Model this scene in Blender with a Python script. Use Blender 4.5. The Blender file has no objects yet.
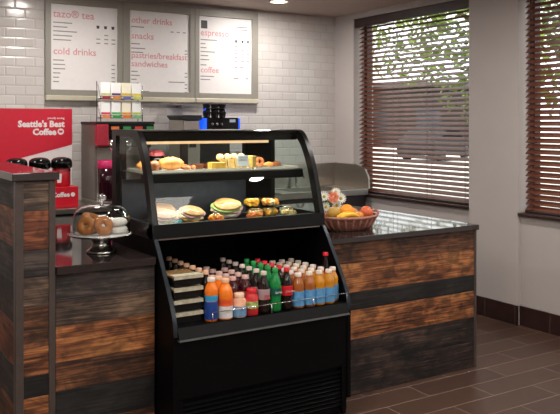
import bpy, bmesh, math, random
from mathutils import Vector, Matrix
random.seed(7)
PI = math.pi
SC = bpy.context.scene
COL = SC.collection

# ---------------------------------------------------------------- camera, world, sun, exposure
cam_d = bpy.data.cameras.new('camera'); cam = bpy.data.objects.new('camera', cam_d); COL.objects.link(cam)
cam.location = (0, 0, 1.55); cam.rotation_euler = (PI/2, 0, -math.atan(470/757.))
cam_d.sensor_width = 36; cam_d.lens = 757/560*36; cam_d.shift_y = -83/560; cam_d.clip_end = 300
SC.camera = cam
SC.view_settings.view_transform = 'Standard'; SC.view_settings.look = 'None'
SC.view_settings.gamma = 1; SC.view_settings.use_curve_mapping = False
SC.view_settings.exposure = 0.0
LAMP_POWER = 19.8
FILL_POWER = 14.0
SKY = 2.6
W = bpy.data.worlds.new('world'); SC.world = W; W.use_nodes = True
wn = W.node_tree.nodes; wl = W.node_tree.links
bg = wn['Background']; bg.inputs[1].default_value = SKY
tc = wn.new('ShaderNodeTexCoord'); mp = wn.new('ShaderNodeMapping'); mp.inputs['Scale'].default_value = (2, 2, 5)
nz = wn.new('ShaderNodeTexNoise'); nz.inputs['Scale'].default_value = 1.6; nz.inputs['Detail'].default_value = 5
rp = wn.new('ShaderNodeValToRGB'); rp.color_ramp.elements[0].color = (.88, .92, 1, 1); rp.color_ramp.elements[1].color = (1, .98, .95, 1)
rp.color_ramp.elements[0].position = .35; rp.color_ramp.elements[1].position = .6
wl.new(tc.outputs['Generated'], mp.inputs[0]); wl.new(mp.outputs[0], nz.inputs[0]); wl.new(nz.outputs[0], rp.inputs[0]); wl.new(rp.outputs[0], bg.inputs[0])
sun_d = bpy.data.lights.new('sun', 'SUN'); sun_d.energy = 5.0; sun_d.angle = .01; sun_d.color = (1, .95, .86)
sun = bpy.data.objects.new('sun', sun_d); COL.objects.link(sun); sun.rotation_euler = (math.radians(28), math.radians(-30), 0); sun.location = (20, 0, 20)

# ---------------------------------------------------------------- helpers
def C(h, a=1):
    v = [int(h[i:i+2], 16)/255 for i in (0, 2, 4)]
    return tuple(x/12.92 if x <= .04045 else ((x+.055)/1.055)**2.4 for x in v) + (a,)

MATS = {}
def mat(name, col, rough=.5, metal=0, var=.12, scale=30, bump=0, emit=None, coat=0, trans=0, spec=.5):
    if name in MATS: return MATS[name]
    m = bpy.data.materials.new(name); m.use_nodes = True; MATS[name] = m
    n = m.node_tree.nodes; l = m.node_tree.links; p = n['Principled BSDF']
    c = C(col) if isinstance(col, str) else col
    t = n.new('ShaderNodeTexCoord'); z = n.new('ShaderNodeTexNoise'); z.inputs['Scale'].default_value = scale; z.inputs['Detail'].default_value = 3
    l.new(t.outputs['Object'], z.inputs['Vector'])
    r = n.new('ShaderNodeValToRGB'); r.color_ramp.elements[0].position = .3; r.color_ramp.elements[1].position = .7
    r.color_ramp.elements[0].color = tuple(x*(1-var) for x in c[:3]) + (1,)
    r.color_ramp.elements[1].color = tuple(min(1, x*(1+var)) for x in c[:3]) + (1,)
    l.new(z.outputs[0], r.inputs[0]); l.new(r.outputs[0], p.inputs['Base Color'])
    p.inputs['Roughness'].default_value = rough; p.inputs['Metallic'].default_value = metal
    p.inputs['Specular IOR Level'].default_value = spec
    p.inputs['Coat Weight'].default_value = coat; p.inputs['Transmission Weight'].default_value = trans
    if emit:
        p.inputs['Emission Color'].default_value = C(emit[0]); p.inputs['Emission Strength'].default_value = emit[1]
    if bump:
        b = n.new('ShaderNodeBump'); b.inputs['Strength'].default_value = bump; b.inputs['Distance'].default_value = .004
        l.new(z.outputs[0], b.inputs['Height']); l.new(b.outputs[0], p.inputs['Normal'])
    return m

def glass(name, tint='e8f0ec', rough=.0, refl=1.0):
    if name in MATS: return MATS[name]
    m = bpy.data.materials.new(name); m.use_nodes = True; MATS[name] = m
    n = m.node_tree.nodes; l = m.node_tree.links; n.clear()
    o = n.new('ShaderNodeOutputMaterial'); mx = n.new('ShaderNodeMixShader'); tr = n.new('ShaderNodeBsdfTransparent'); g = n.new('ShaderNodeBsdfGlossy')
    tr.inputs[0].default_value = C(tint); g.inputs['Roughness'].default_value = rough
    f = n.new('ShaderNodeFresnel'); f.inputs[0].default_value = 1.45
    mu = n.new('ShaderNodeMath'); mu.operation = 'MULTIPLY'; mu.inputs[1].default_value = refl
    ge = n.new('ShaderNodeNewGeometry'); iv = n.new('ShaderNodeMath'); iv.operation = 'SUBTRACT'; iv.inputs[0].default_value = 1; l.new(ge.outputs['Backfacing'], iv.inputs[1])
    m3 = n.new('ShaderNodeMath'); m3.operation = 'MULTIPLY'; m3.use_clamp = True; l.new(mu.outputs[0], m3.inputs[0]); l.new(iv.outputs[0], m3.inputs[1])
    l.new(f.outputs[0], mu.inputs[0]); l.new(m3.outputs[0], mx.inputs[0]); l.new(tr.outputs[0], mx.inputs[1]); l.new(g.outputs[0], mx.inputs[2]); l.new(mx.outputs[0], o.inputs[0])
    return m

def brick_mat(name, axes, c1, c2, mortar, bw, rh, ms, offs, rough, bump, ox=0, oy=0, msmooth=.1, bump_ms=None, grain=0):
    m = bpy.data.materials.new(name); m.use_nodes = True
    n = m.node_tree.nodes; l = m.node_tree.links; p = n['Principled BSDF']
    g = n.new('ShaderNodeNewGeometry'); s = n.new('ShaderNodeSeparateXYZ'); cb = n.new('ShaderNodeCombineXYZ')
    l.new(g.outputs['Position'], s.inputs[0])
    for k, (a, off) in enumerate(zip(axes, (ox, oy))):
        ma = n.new('ShaderNodeMath'); ma.operation = 'SUBTRACT'; ma.inputs[1].default_value = off
        l.new(s.outputs['XYZ'.index(a)], ma.inputs[0]); l.new(ma.outputs[0], cb.inputs[k])
    def br(msz, sm):
        b = n.new('ShaderNodeTexBrick'); b.offset = offs; b.inputs['Scale'].default_value = 1
        b.inputs['Brick Width'].default_value = bw; b.inputs['Row Height'].default_value = rh
        b.inputs['Mortar Size'].default_value = msz; b.inputs['Mortar Smooth'].default_value = sm
        b.inputs['Color1'].default_value = C(c1); b.inputs['Color2'].default_value = C(c2); b.inputs['Mortar'].default_value = C(mortar)
        l.new(cb.outputs[0], b.inputs['Vector']); return b
    b = br(ms, msmooth); src = b.outputs['Color']
    if grain:
        z = n.new('ShaderNodeTexNoise'); z.inputs['Scale'].default_value = 1; z.inputs['Detail'].default_value = 6
        mpn = n.new('ShaderNodeMapping'); mpn.inputs['Scale'].default_value = (3, 45, 1); l.new(cb.outputs[0], mpn.inputs[0]); l.new(mpn.outputs[0], z.inputs[0])
        mr = n.new('ShaderNodeMapRange'); mr.inputs['To Min'].default_value = 1-grain; mr.inputs['To Max'].default_value = 1+grain; l.new(z.outputs[0], mr.inputs[0])
        mx = n.new('ShaderNodeVectorMath'); mx.operation = 'SCALE'; l.new(src, mx.inputs[0]); l.new(mr.outputs[0], mx.inputs['Scale']); src = mx.outputs[0]
    l.new(src, p.inputs['Base Color']); p.inputs['Roughness'].default_value = rough
    bb = br(bump_ms or ms, 1.0 if bump_ms else .3)
    bp = n.new('ShaderNodeBump'); bp.invert = True; bp.inputs['Strength'].default_value = bump; bp.inputs['Distance'].default_value = .004
    l.new(bb.outputs['Fac'], bp.inputs['Height']); l.new(bp.outputs[0], p.inputs['Normal'])
    return m

def plank_mat(name, dark, mid, light, seed, rough=.55, patch=.5, saw=0):
    """weathered reclaimed board; the grain runs along x+y"""
    if name in MATS: return MATS[name]
    m = bpy.data.materials.new(name); m.use_nodes = True; MATS[name] = m
    n = m.node_tree.nodes; l = m.node_tree.links; p = n['Principled BSDF']
    g = n.new('ShaderNodeNewGeometry'); s = n.new('ShaderNodeSeparateXYZ'); l.new(g.outputs['Position'], s.inputs[0])
    ad = n.new('ShaderNodeMath'); ad.operation = 'ADD'; l.new(s.outputs[0], ad.inputs[0]); l.new(s.outputs[1], ad.inputs[1])
    cb = n.new('ShaderNodeCombineXYZ'); l.new(ad.outputs[0], cb.inputs[0]); l.new(s.outputs[2], cb.inputs[1]); cb.inputs[2].default_value = seed*3.7
    def noise(sx, sy, detail, dist=0):
        mpn = n.new('ShaderNodeMapping'); mpn.inputs['Scale'].default_value = (sx, sy, 1); l.new(cb.outputs[0], mpn.inputs[0])
        z = n.new('ShaderNodeTexNoise'); z.inputs['Scale'].default_value = 1; z.inputs['Detail'].default_value = detail; z.inputs['Distortion'].default_value = dist
        l.new(mpn.outputs[0], z.inputs[0]); return z.outputs[0]
    big = noise(2.6, 9, 3, .6); fine = noise(5, 110, 6, .3); blot = noise(9, 14, 4, 1.2)
    mxn = n.new('ShaderNodeMath'); mxn.operation = 'MULTIPLY_ADD'; mxn.inputs[1].default_value = .55; l.new(fine, mxn.inputs[0])
    sc = n.new('ShaderNodeMath'); sc.operation = 'MULTIPLY'; sc.inputs[1].default_value = .45; l.new(big, sc.inputs[0]); l.new(sc.outputs[0], mxn.inputs[2])
    r = n.new('ShaderNodeValToRGB'); e = r.color_ramp.elements
    e[0].position = .36; e[0].color = C(dark); e[1].position = .62; e[1].color = C(light); q = e.new(.49); q.color = C(mid)
    l.new(mxn.outputs[0], r.inputs[0])
    r2 = n.new('ShaderNodeValToRGB'); r2.color_ramp.elements[0].position = .38; r2.color_ramp.elements[1].position = .58
    k = 1-patch; r2.color_ramp.elements[0].color = (k, k, k, 1); r2.color_ramp.elements[1].color = (1.2, 1.15, 1.1, 1); l.new(blot, r2.inputs[0])
    mu = n.new('ShaderNodeMixRGB'); mu.blend_type = 'MULTIPLY'; mu.inputs[0].default_value = 1; l.new(r.outputs[0], mu.inputs[1]); l.new(r2.outputs[0], mu.inputs[2])
    out = mu.outputs[0]
    if saw:
        wv = n.new('ShaderNodeTexWave'); wv.wave_type = 'RINGS'; wv.inputs['Scale'].default_value = 5; wv.inputs['Distortion'].default_value = 5; wv.inputs['Detail'].default_value = 3
        mpw = n.new('ShaderNodeMapping'); mpw.inputs['Location'].default_value = (-2.4, .3, 0); l.new(cb.outputs[0], mpw.inputs[0]); l.new(mpw.outputs[0], wv.inputs[0])
        r3 = n.new('ShaderNodeValToRGB'); r3.color_ramp.elements[0].color = (1-saw,)*3+(1,); r3.color_ramp.elements[1].color = (1+saw,)*3+(1,); l.new(wv.outputs[0], r3.inputs[0])
        m2 = n.new('ShaderNodeMixRGB'); m2.blend_type = 'MULTIPLY'; m2.inputs[0].default_value = 1; l.new(out, m2.inputs[1]); l.new(r3.outputs[0], m2.inputs[2]); out = m2.outputs[0]
    l.new(out, p.inputs['Base Color']); p.inputs['Roughness'].default_value = rough
    b = n.new('ShaderNodeBump'); b.inputs['Strength'].default_value = .5; b.inputs['Distance'].default_value = .003; l.new(fine, b.inputs['Height']); l.new(b.outputs[0], p.inputs['Normal'])
    return m

class MB:
    def __init__(s): s.bm = bmesh.new(); s.mats = []
    def mi(s, m):
        if m not in s.mats: s.mats.append(m)
        return s.mats.index(m)
    def _tag(s, before, m, smooth=False):
        i = s.mi(m)
        for f in s.bm.faces:
            if f not in before: f.material_index = i; f.smooth = smooth
    def box(s, x0, x1, y0, y1, z0, z1, m, bev=0):
        b = set(s.bm.faces)
        vs = [s.bm.verts.new((x, y, z)) for x in (x0, x1) for y in (y0, y1) for z in (z0, z1)]
        fs = [s.bm.faces.new([vs[i] for i in q]) for q in ((0,1,3,2),(4,6,7,5),(0,4,5,1),(2,3,7,6),(0,2,6,4),(1,5,7,3))]
        if bev: bmesh.ops.bevel(s.bm, geom=list({e for f in fs for e in f.edges}), offset=bev, segments=2, affect='EDGES', profile=.5)
        s._tag(b, m); return s
    def rbox(s, c, size, rot, m, bev=0):
        """box with centre, size and euler rotation"""
        t = MB(); t.box(-size[0]/2, size[0]/2, -size[1]/2, size[1]/2, -size[2]/2, size[2]/2, m, bev)
        from mathutils import Euler
        t.bm.transform(Matrix.Translation(c) @ Euler(rot).to_matrix().to_4x4()); s.merge(t); return s
    def merge(s, t):
        me = bpy.data.meshes.new('tmp'); idx = [s.mi(x) for x in t.mats]
        for f in t.bm.faces: f.material_index = idx[f.material_index]
        t.bm.to_mesh(me); s.bm.from_mesh(me); bpy.data.meshes.remove(me); t.bm.free(); return s
    def lathe(s, prof, c, m, seg=20, sx=1, sy=1, axis='z', smooth=True, wob=None):
        """prof = [(r, h)...] round axis through c"""
        b = set(s.bm.faces); rings = []
        for r, h in prof:
            ring = []
            if r < 1e-6: ring = [s.bm.verts.new(s._ax(0, 0, h, c, axis))]
            else:
                for k in range(seg):
                    a = 2*PI*k/seg; w = 1 + (wob(k, h) if wob else 0)
                    ring.append(s.bm.verts.new(s._ax(r*sx*w*math.cos(a), r*sy*w*math.sin(a), h, c, axis)))
            rings.append(ring)
        for A, B in zip(rings, rings[1:]):
            for k in range(seg):
                if len(A) == 1 and len(B) == 1: continue
                if len(A) == 1: s.bm.faces.new([A[0], B[k], B[(k+1) % seg]])
                elif len(B) == 1: s.bm.faces.new([A[k], A[(k+1) % seg], B[0]])
                else: s.bm.faces.new([A[k], A[(k+1) % seg], B[(k+1) % seg], B[k]])
        s._tag(b, m, smooth); return s
    def _ax(s, x, y, h, c, axis):
        if axis == 'z': v = (x, y, h)
        elif axis == 'y': v = (x, h, y)
        else: v = (h, x, y)
        return (c[0]+v[0], c[1]+v[1], c[2]+v[2])
    def ball(s, c, r, m, sc=(1, 1, 1), seg=14, wob=0):
        prof = [(math.sin(PI*i/(seg//2+2)), -math.cos(PI*i/(seg//2+2))) for i in range(seg//2+3)]
        prof = [(max(0, a)*r if 0 < i < len(prof)-1 else 0, b*r*sc[2]) for i, (a, b) in enumerate(prof)]
        rr = random.Random(int(c[0]*1e4)); tb = [rr.uniform(-wob, wob) for _ in range(seg)]
        s.lathe(prof, c, m, seg, sc[0], sc[1], wob=(lambda k, h: tb[k]) if wob else None); return s
    def tube(s, pts, r, m, seg=8, closed=False):
        b = set(s.bm.faces); P = [Vector(p) for p in pts]; n = len(P); rings = []
        for i, p in enumerate(P):
            d = (P[(i+1) % n]-P[i-1]) if closed else (P[min(i+1, n-1)]-P[max(i-1, 0)])
            d.normalize(); u = d.cross(Vector((0, 0, 1)));
            if u.length < .1: u = d.cross(Vector((1, 0, 0)))
            u.normalize(); v = d.cross(u); rad = r[i] if isinstance(r, (list, tuple)) else r
            rings.append([s.bm.verts.new(p+rad*(math.cos(2*PI*k/seg)*u+math.sin(2*PI*k/seg)*v)) for k in range(seg)])
        for i in range(n if closed else n-1):
            A, B = rings[i], rings[(i+1) % n]
            for k in range(seg): s.bm.faces.new([A[k], A[(k+1) % seg], B[(k+1) % seg], B[k]])
        if not closed: s.bm.faces.new(rings[0][::-1]); s.bm.faces.new(rings[-1])
        s._tag(b, m, True); return s
    def prism(s, poly, a0, a1, m, axis='x', smooth=False):
        """poly of 2-D points extruded along axis; x: (y,z)  y: (x,z)  z: (x,y)"""
        b = set(s.bm.faces)
        def P(q, a): return {'x': (a, q[0], q[1]), 'y': (q[0], a, q[1]), 'z': (q[0], q[1], a)}[axis]
        A = [s.bm.verts.new(P(q, a0)) for q in poly]; B = [s.bm.verts.new(P(q, a1)) for q in poly]; n = len(poly)
        s.bm.faces.new(A); s.bm.faces.new(B[::-1])
        for i in range(n): s.bm.faces.new([A[i], B[i], B[(i+1) % n], A[(i+1) % n]])
        bmesh.ops.recalc_face_normals(s.bm, faces=[f for f in s.bm.faces if f not in b])
        s._tag(b, m, smooth); return s
    def strip(s, prof, a0, a1, th, m, axis='x'):
        """curved sheet: profile (y,z) polyline with thickness th, swept along x"""
        P = [Vector(p) for p in prof]; N = []
        for i in range(len(P)):
            d = P[min(i+1, len(P)-1)]-P[max(i-1, 0)]; d.normalize(); N.append(Vector((-d.y, d.x)))
        inner = [p+nn*th for p, nn in zip(P, N)]
        s.prism(P+inner[::-1], a0, a1, m, axis); return s

def wloc(o):
    v = Vector((0, 0, 0))
    while o: v += o.location; o = o.parent
    return v
def obj(name, mb, parent=None, label=None):
    bm = mb.bm; bmesh.ops.recalc_face_normals(bm, faces=bm.faces)
    me = bpy.data.meshes.new(name)
    if parent is None:
        xs = [v.co for v in bm.verts]; o3 = Vector(((min(v.x for v in xs)+max(v.x for v in xs))/2, (min(v.y for v in xs)+max(v.y for v in xs))/2, min(v.z for v in xs)))
    else: o3 = wloc(parent)
    bmesh.ops.translate(bm, verts=bm.verts, vec=-o3); bm.to_mesh(me); bm.free()
    for m in mb.mats: me.materials.append(m)
    o = bpy.data.objects.new(name, me); COL.objects.link(o)
    if parent is None: o.location = o3
    else: o.parent = parent
    if label: o['label'] = label
    return o
def thing(name, loc, label, cat, group=None):
    o = bpy.data.objects.new(name, None); COL.objects.link(o); o.location = loc; o.empty_display_size = .1
    return tag(o, label, cat, group)
def tag(o, label, cat, group=None, kind=None):
    o['label'] = label; o['category'] = cat
    if group: o['group'] = group
    if kind: o['kind'] = kind
    return o
def struct(name, mb, parent=None, label=None):
    o = obj(name, mb, parent)
    if parent is None: o['kind'] = 'structure'
    if label: o['label'] = label
    return o
def children(o): return [c for c in COL.objects if c.parent == o]
def copy_thing(o, loc=None, label=None, parent=None, kids={}):
    c = o.copy(); COL.objects.link(c)
    if parent is not None: c.parent = parent
    if o.name not in kids: kids[o.name] = list(o.children)
    for ch in kids[o.name]: copy_thing(ch, parent=c)
    if loc is not None: c.location = loc
    if label: c['label'] = label
    return c
def text(name, s, size, x, y, z, m, parent, facing='-y', align='LEFT', depth=.0006, sx=1, bold=0, label=None):
    cu = bpy.data.curves.new(name, 'FONT'); cu.body = s; cu.size = size; cu.align_x = align; cu.extrude = depth; cu.offset = bold; cu.resolution_u = 2
    t = bpy.data.objects.new('tmp', cu); COL.objects.link(t)
    me = bpy.data.meshes.new_from_object(t.evaluated_get(bpy.context.evaluated_depsgraph_get()))
    bpy.data.objects.remove(t); bpy.data.curves.remove(cu)
    rot = Matrix.Rotation(PI/2, 4, 'X')
    me.transform(Matrix.Translation(Vector((x, y, z))-wloc(parent)) @ rot @ Matrix.Scale(sx, 4, (1, 0, 0)))
    me.materials.clear(); me.materials.append(m)
    o = bpy.data.objects.new(name, me); COL.objects.link(o); o.parent = parent
    if label: o['label'] = label
    return o

# ---------------------------------------------------------------- materials
M_plaster = mat('wall paint', 'b9b1ad', .75, var=.03, scale=3, bump=.1)
M_ceil = mat('ceiling paint', 'b9aba0', .85, var=.03, scale=3)
M_tile = brick_mat('subway tile', 'XZ', 'cdc8c5', 'c5bfbb', 'b3aca8', .1555, .0787, .0018, .5, .16, .45, ox=4.609, oy=.92, bump_ms=.012)
M_floor = brick_mat('plank floor tile', 'XY', '523c31', '47332a', '806b5d', .64, .1865, .0035, .5, .33, .5, ox=.44, oy=.043, grain=.28)
M_base = mat('baseboard tile', '33211f', .3, var=.2, scale=12)
M_grout = mat('grout', '6b584e', .8)
M_blackm = mat('black powder coated metal', '050506', .5, var=.15, scale=8, spec=.12)
M_blackg = mat('black gloss', '060808', .1, var=.1, spec=.4)
M_blackp = mat('black plastic', '17171a', .4)
M_frame = mat('display case frame', '08090b', .3, var=.1, spec=.35)
M_steel = mat('brushed steel', 'b9b3ab', .28, 1, var=.06, scale=60)
M_chrome = mat('chrome', 'd8d8d8', .08, 1, var=.02)
M_top = mat('dark laminate', '2a2423', .05, var=.1, scale=25, spec=1.0)
M_edge = mat('dark metal edging', '4a403c', .35, var=.1)
M_glass = glass('case glass', 'f6faf8')
M_clear = glass('clear plastic', 'eef2f0', .05, 1.2)
M_dome = glass('dome glass', 'eef2f1', .0, 3.5)
M_pane = glass('window glass', 'f6f9f8', .0, .5)
M_slat = mat('stained slat wood', '6b3c2c', .42, var=.2, scale=20)
M_slatd = mat('dark stained trim wood', '34201c', .5, var=.2, scale=20)
M_white = mat('white card', 'e4e0df', .6, var=.02)
M_red = mat('sign red', 'c81f36', .35, var=.04)
M_redp = mat('red plastic', 'c8182c', .3, var=.05)
M_heading = mat('menu heading red', 'd4949a', .6)
M_ink = mat('menu text grey', '8d8686', .6)
M_inkd = mat('menu mark dark', '3c3838', .6)
M_grey = mat('menu frame grey', '8c887f', .45, var=.04)
M_greyl = mat('menu rail beige', 'bdb6a2', .4, var=.04)

WOOD = dict(
    greydark=('110f0f', '2d2725', '4c423d', 1, .6, .45),
    grey=('1c1613', '4a3b32', '77624f', 2, .55, .4),
    orange=('3a2015', '7c4b2e', 'b57a48', 3, .5, .5),
    brown=('1d110d', '52331f', '845537', 4, .55, .55),
    black=('080808', '161617', '2a2826', 5, .5, .4),
    mottled=('0c0a0a', '2a201d', '4a3831', 6, .6, .65),
    redbrown=('29150f', '633724', '925737', 7, .5, .55))
def wood(k, v=0):
    d, m_, l_, s, r, p = WOOD[k]
    return plank_mat('board %s %d' % (k, v), d, m_, l_, s+v*1.7, r, p, saw=.35 if k == 'mottled' else 0)

# ---------------------------------------------------------------- the room
XR, YB, ZC = 4.635, 6.38, 2.66
XL, YF = -2.6, -2.6
struct('floor', MB().box(XL-.15, XR+.25, YF-.15, YB+.15, -.1, 0, M_floor))
struct('ceiling', MB().box(XL-.15, XR+.25, YF-.15, YB+.15, ZC, ZC+.12, M_ceil))
struct('wall_back', MB().box(XL-.15, XR+.25, YB, YB+.15, 0, ZC, M_tile))
struct('wall_left', MB().box(XL-.15, XL, YF-.15, YB, 0, ZC, M_plaster))
struct('wall_front', MB().box(XL, XR+.25, YF-.15, YF, 0, ZC, M_plaster))
# right wall: slab with window holes, piers stand proud of the panels under the windows
WIN = [(4.50, 6.065), (2.42, 3.985), (.34, 1.905), (-1.74, -.175)]
ZS, ZH = .845, 2.60
w = MB()
for a, b in WIN:
    w.box(XR+.025, XR+.25, a, b, 0, ZS, M_plaster); w.box(XR, XR+.25, a, b, ZH, ZC, M_plaster)
edges = [YB] + [v for ab in WIN for v in ab[::-1]] + [YF]
for k in range(0, len(edges), 2): w.box(XR, XR+.25, edges[k+1], edges[k], 0, ZC, M_plaster)
struct('wall_right', w)
w = MB()
for a, b in WIN: w.box(XR+.011, XR+.025, a, b, 0, .15, M_base)
for k in range(0, len(edges), 2):
    if edges[k] > edges[k+1]: w.box(XR-.014, XR, edges[k+1]-.002, edges[k]-.002, 0, .15, M_base)
yy = YF+.2
while yy < 5.7:
    if not any(a-.02 < yy < b+.02 for a, b in WIN): w.box(XR-.0148, XR-.013, yy, yy+.003, .0, .149, M_grout)
    else: w.box(XR+.0102, XR+.012, yy, yy+.003, 0, .149, M_grout)
    yy += .305
struct('baseboard_right', w)
struct('baseboard_left', MB().box(XL, XL+.014, YF, YB, 0, .15, M_base))
struct('baseboard_front', MB().box(XL+.014, XR-.014, YF, YF+.014, 0, .15, M_base))

def window(n, a, b):
    r = bpy.data.objects.new('window_%d' % n, None); COL.objects.link(r); r.location = (XR+.17, (a+b)/2, ZS); r['kind'] = 'structure'
    f = MB(); x0, x1 = XR+.135, XR+.2
    f.box(x0, x1, a, a+.045, ZS, ZH, M_slatd).box(x0, x1, b-.045, b, ZS, ZH, M_slatd).box(x0, x1, a+.045, b-.045, ZS, ZS+.05, M_slatd).box(x0, x1, a+.045, b-.045, ZH-.05, ZH, M_slatd)
    struct('window_frame', f, r)
    struct('window_glass', MB().box(XR+.165, XR+.171, a+.045, b-.045, ZS+.05, ZH-.05, M_pane), r)
    struct('window_sill', MB().box(XR-.014, XR+.13, a+.001, b-.001, ZS, ZS+.022, M_slatd, .004), r)
for i, (a, b) in enumerate(WIN): window(i+1, a, b)

def blind(a, b, tilt, label):
    r = thing('window_blind', (XR+.07, (a+b)/2, ZS+.022), label, 'blind', 'wooden blinds in the windows')
    xc = XR+.075
    v = MB().box(XR+.008, XR+.03, a+.004, b-.004, ZH-.085, ZH-.002, M_slatd, .003).box(XR+.03, XR+.12, a+.02, b-.02, ZH-.05, ZH-.01, M_slatd); obj('valance', v, r)
    z = ZS+.06; t = math.radians(tilt); hz = []
    while z < ZH-.07: hz.append(z); z += .0432
    p = None
    for z in hz:
        if p is None:
            s = MB().rbox((xc, (a+b)/2, z), (.05, b-a-.04, .003), (0, t, 0), M_slat)
            p = obj('slat', s, r); z0 = z
        else:
            q = p.copy(); COL.objects.link(q); q.location = (0, 0, z-z0)
    obj('bottom_rail', MB().box(xc-.026, xc+.026, a+.02, b-.02, ZS+.024, ZS+.042, M_slatd, .004), r)
    n = 4
    for k in range(n):
        yv = a+.09+(b-a-.18)*k/(n-1)
        for dx in (-.027, .027):
            obj('ladder_cord', MB().box(xc+dx-.0012, xc+dx+.0012, yv-.0012, yv+.0012, ZS+.04, ZH-.05, M_slat), r)
    return r
blind(*WIN[0], -31, 'dark wood venetian blind in the window beside the sink, behind the fruit basket')
blind(*WIN[1], -39, 'dark red-brown venetian blind cut off by the right edge of the photo')
blind(*WIN[2], -39, 'dark wood venetian blind in the third window from the tiled wall')
blind(*WIN[3], -39, 'dark wood venetian blind in the window farthest from the tiled wall')

# ---------------------------------------------------------------- ceiling downlights
M_lamp = mat('lamp diffuser', 'fff2dc', .5, emit=('ffeed2', 9))
M_ring = mat('lamp trim', 'd8d2c8', .4)
def downlight(x, y, label, pw=LAMP_POWER):
    r = thing('ceiling_light', (x, y, ZC), label, 'ceiling light', 'recessed round ceiling lights')
    m = MB().lathe([(.075, -.012), (.1, -.008), (.1, -.0005), (.075, -.0005), (.075, -.012)], (x, y, ZC), M_ring, 28); obj('trim_ring', m, r)
    m = MB().lathe([(0, -.006), (.075, -.006), (.075, -.001), (0, -.001)], (x, y, ZC), M_lamp, 28, smooth=False); obj('diffuser', m, r)
    ld = bpy.data.lights.new('lamp', 'AREA'); ld.shape = 'DISK'; ld.size = .14; ld.energy = pw; ld.color = (1, .945, .89); ld.spread = PI
    lo = bpy.data.objects.new('lamp', ld); COL.objects.link(lo); lo.parent = r; lo.location = (0, 0, -.016)
downlight(3.59, 5.80, 'round white downlight at the top edge above the tiled wall')
NAMES = {0: 'left', 1: 'middle', 2: 'right'}
for i, x in enumerate((-.3, 1.65)): downlight(x, 5.45, 'recessed round downlight over the back counter, %s of the menu boards' % ('left' if i == 0 else 'in front'))
for j, y in enumerate((3.0, 1.2, -.8)):
    for i, x in enumerate((-.3, 1.65, 3.6)): downlight(x, y, 'recessed round downlight, %s one of the %s row over the customer side' % (NAMES[i], ('first', 'second', 'third')[j]), LAMP_POWER*(1.25 if x > 3 and y > 2 else .7))

M_fill_panel = mat('fill panel diffuser', 'f4f2ee', .5, emit=('fff6ea', 3.0))
def fill_panel(x, y, label):  # out-of-view panels added as soft ambient fill for the room
    r = thing('added_fill_panel', (x, y, ZC), label, 'ceiling light', 'added fill light panels on the customer side')
    m = MB()
    for q in ((-.62, .62, -.32, -.3), (-.62, .62, .3, .32), (-.62, -.6, -.3, .3), (.6, .62, -.3, .3)): m.box(x+q[0], x+q[1], y+q[2], y+q[3], ZC-.03, ZC-.0005, M_ring)
    obj('frame', m, r); obj('diffuser', MB().box(x-.599, x+.599, y-.299, y+.299, ZC-.02, ZC-.001, M_fill_panel), r)
    ld = bpy.data.lights.new('lamp', 'AREA'); ld.shape = 'RECTANGLE'; ld.size = 1.18; ld.size_y = .58; ld.energy = FILL_POWER; ld.color = (1, .95, .89)
    lo = bpy.data.objects.new('lamp', ld); COL.objects.link(lo); lo.parent = r; lo.location = (0, 0, -.022)
for x, y, l_ in ((.7, 2.1, 'added white fill light panel nearest the display case, left'), (2.6, .3, 'added white fill light panel right of the camera spot'), (-1.2, .3, 'added white fill light panel left of the camera spot'), (.7, -1.6, 'added white fill light panel farthest from the counter')): fill_panel(x, y, l_)
# ---------------------------------------------------------------- counters
def front(mb, x0, x1, yf, bounds, kinds, th=.02):
    for (za, zb), k in zip(zip(bounds, bounds[1:]), kinds):
        mb.box(x0, x1, yf, yf+th, zb+.0008, za-.0008, wood(*k) if isinstance(k, tuple) else wood(k), .0015)
    return mb
# right hand counter (a peninsula)
r = thing('wood_counter', (3.03, 4.1, 0), 'low counter clad in reclaimed orange and black boards under the fruit basket', 'counter')
YP = 3.45; X0, X1 = 2.445, 3.62
obj('carcass', MB().box(X0, X1-.03, YP+.022, 5.1, .0, .875, M_edge), r)
m = MB()
front(m, X0, X1-.022, YP, [.873, .755, .588, .486, .32, .165, .0], [('brown', 1), 'orange', 'black', ('orange', 2), ('mottled', 1), ('mottled', 3)])
obj('plank_front', m, r)
obj('corner_trim', MB().box(X1-.022, X1-.002, YP-.004, YP+.03, 0, .873, M_edge, .002), r)
m = MB(); front_s = [.873, .70, .53, .36, .18, 0]
for (za, zb), k in zip(zip(front_s, front_s[1:]), ('brown', 'black', 'orange', 'greydark', 'brown')):
    m.box(X1-.03, X1-.008, YP+.03, 5.1, zb+.001, za-.001, wood(k, 4), .0015)
obj('plank_side', m, r)
obj('worktop', MB().box(X0, X1+.008, YP-.018, 5.12, .875, .908, M_top, .003), r)
# left low counter
r = thing('wood_counter', (1.18, 4.0, 0), 'low counter clad in grey and orange boards carrying the cake stand', 'counter')
YL = 3.42
obj('carcass', MB().box(.965, 1.395, YL+.022, 4.8, 0, .872, M_edge), r)
m = MB(); front(m, .938, 1.412, YL, [.872, .755, .638, .475, .345, .19, .0], [('greydark', 1), ('grey', 3), ('orange', 4), ('brown', 5), ('black', 2), ('brown', 6)])
obj('plank_front', m, r)
obj('worktop', MB().box(.938, 1.412, YL-.02, 4.82, .873, .91, M_top, .003), r)
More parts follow.
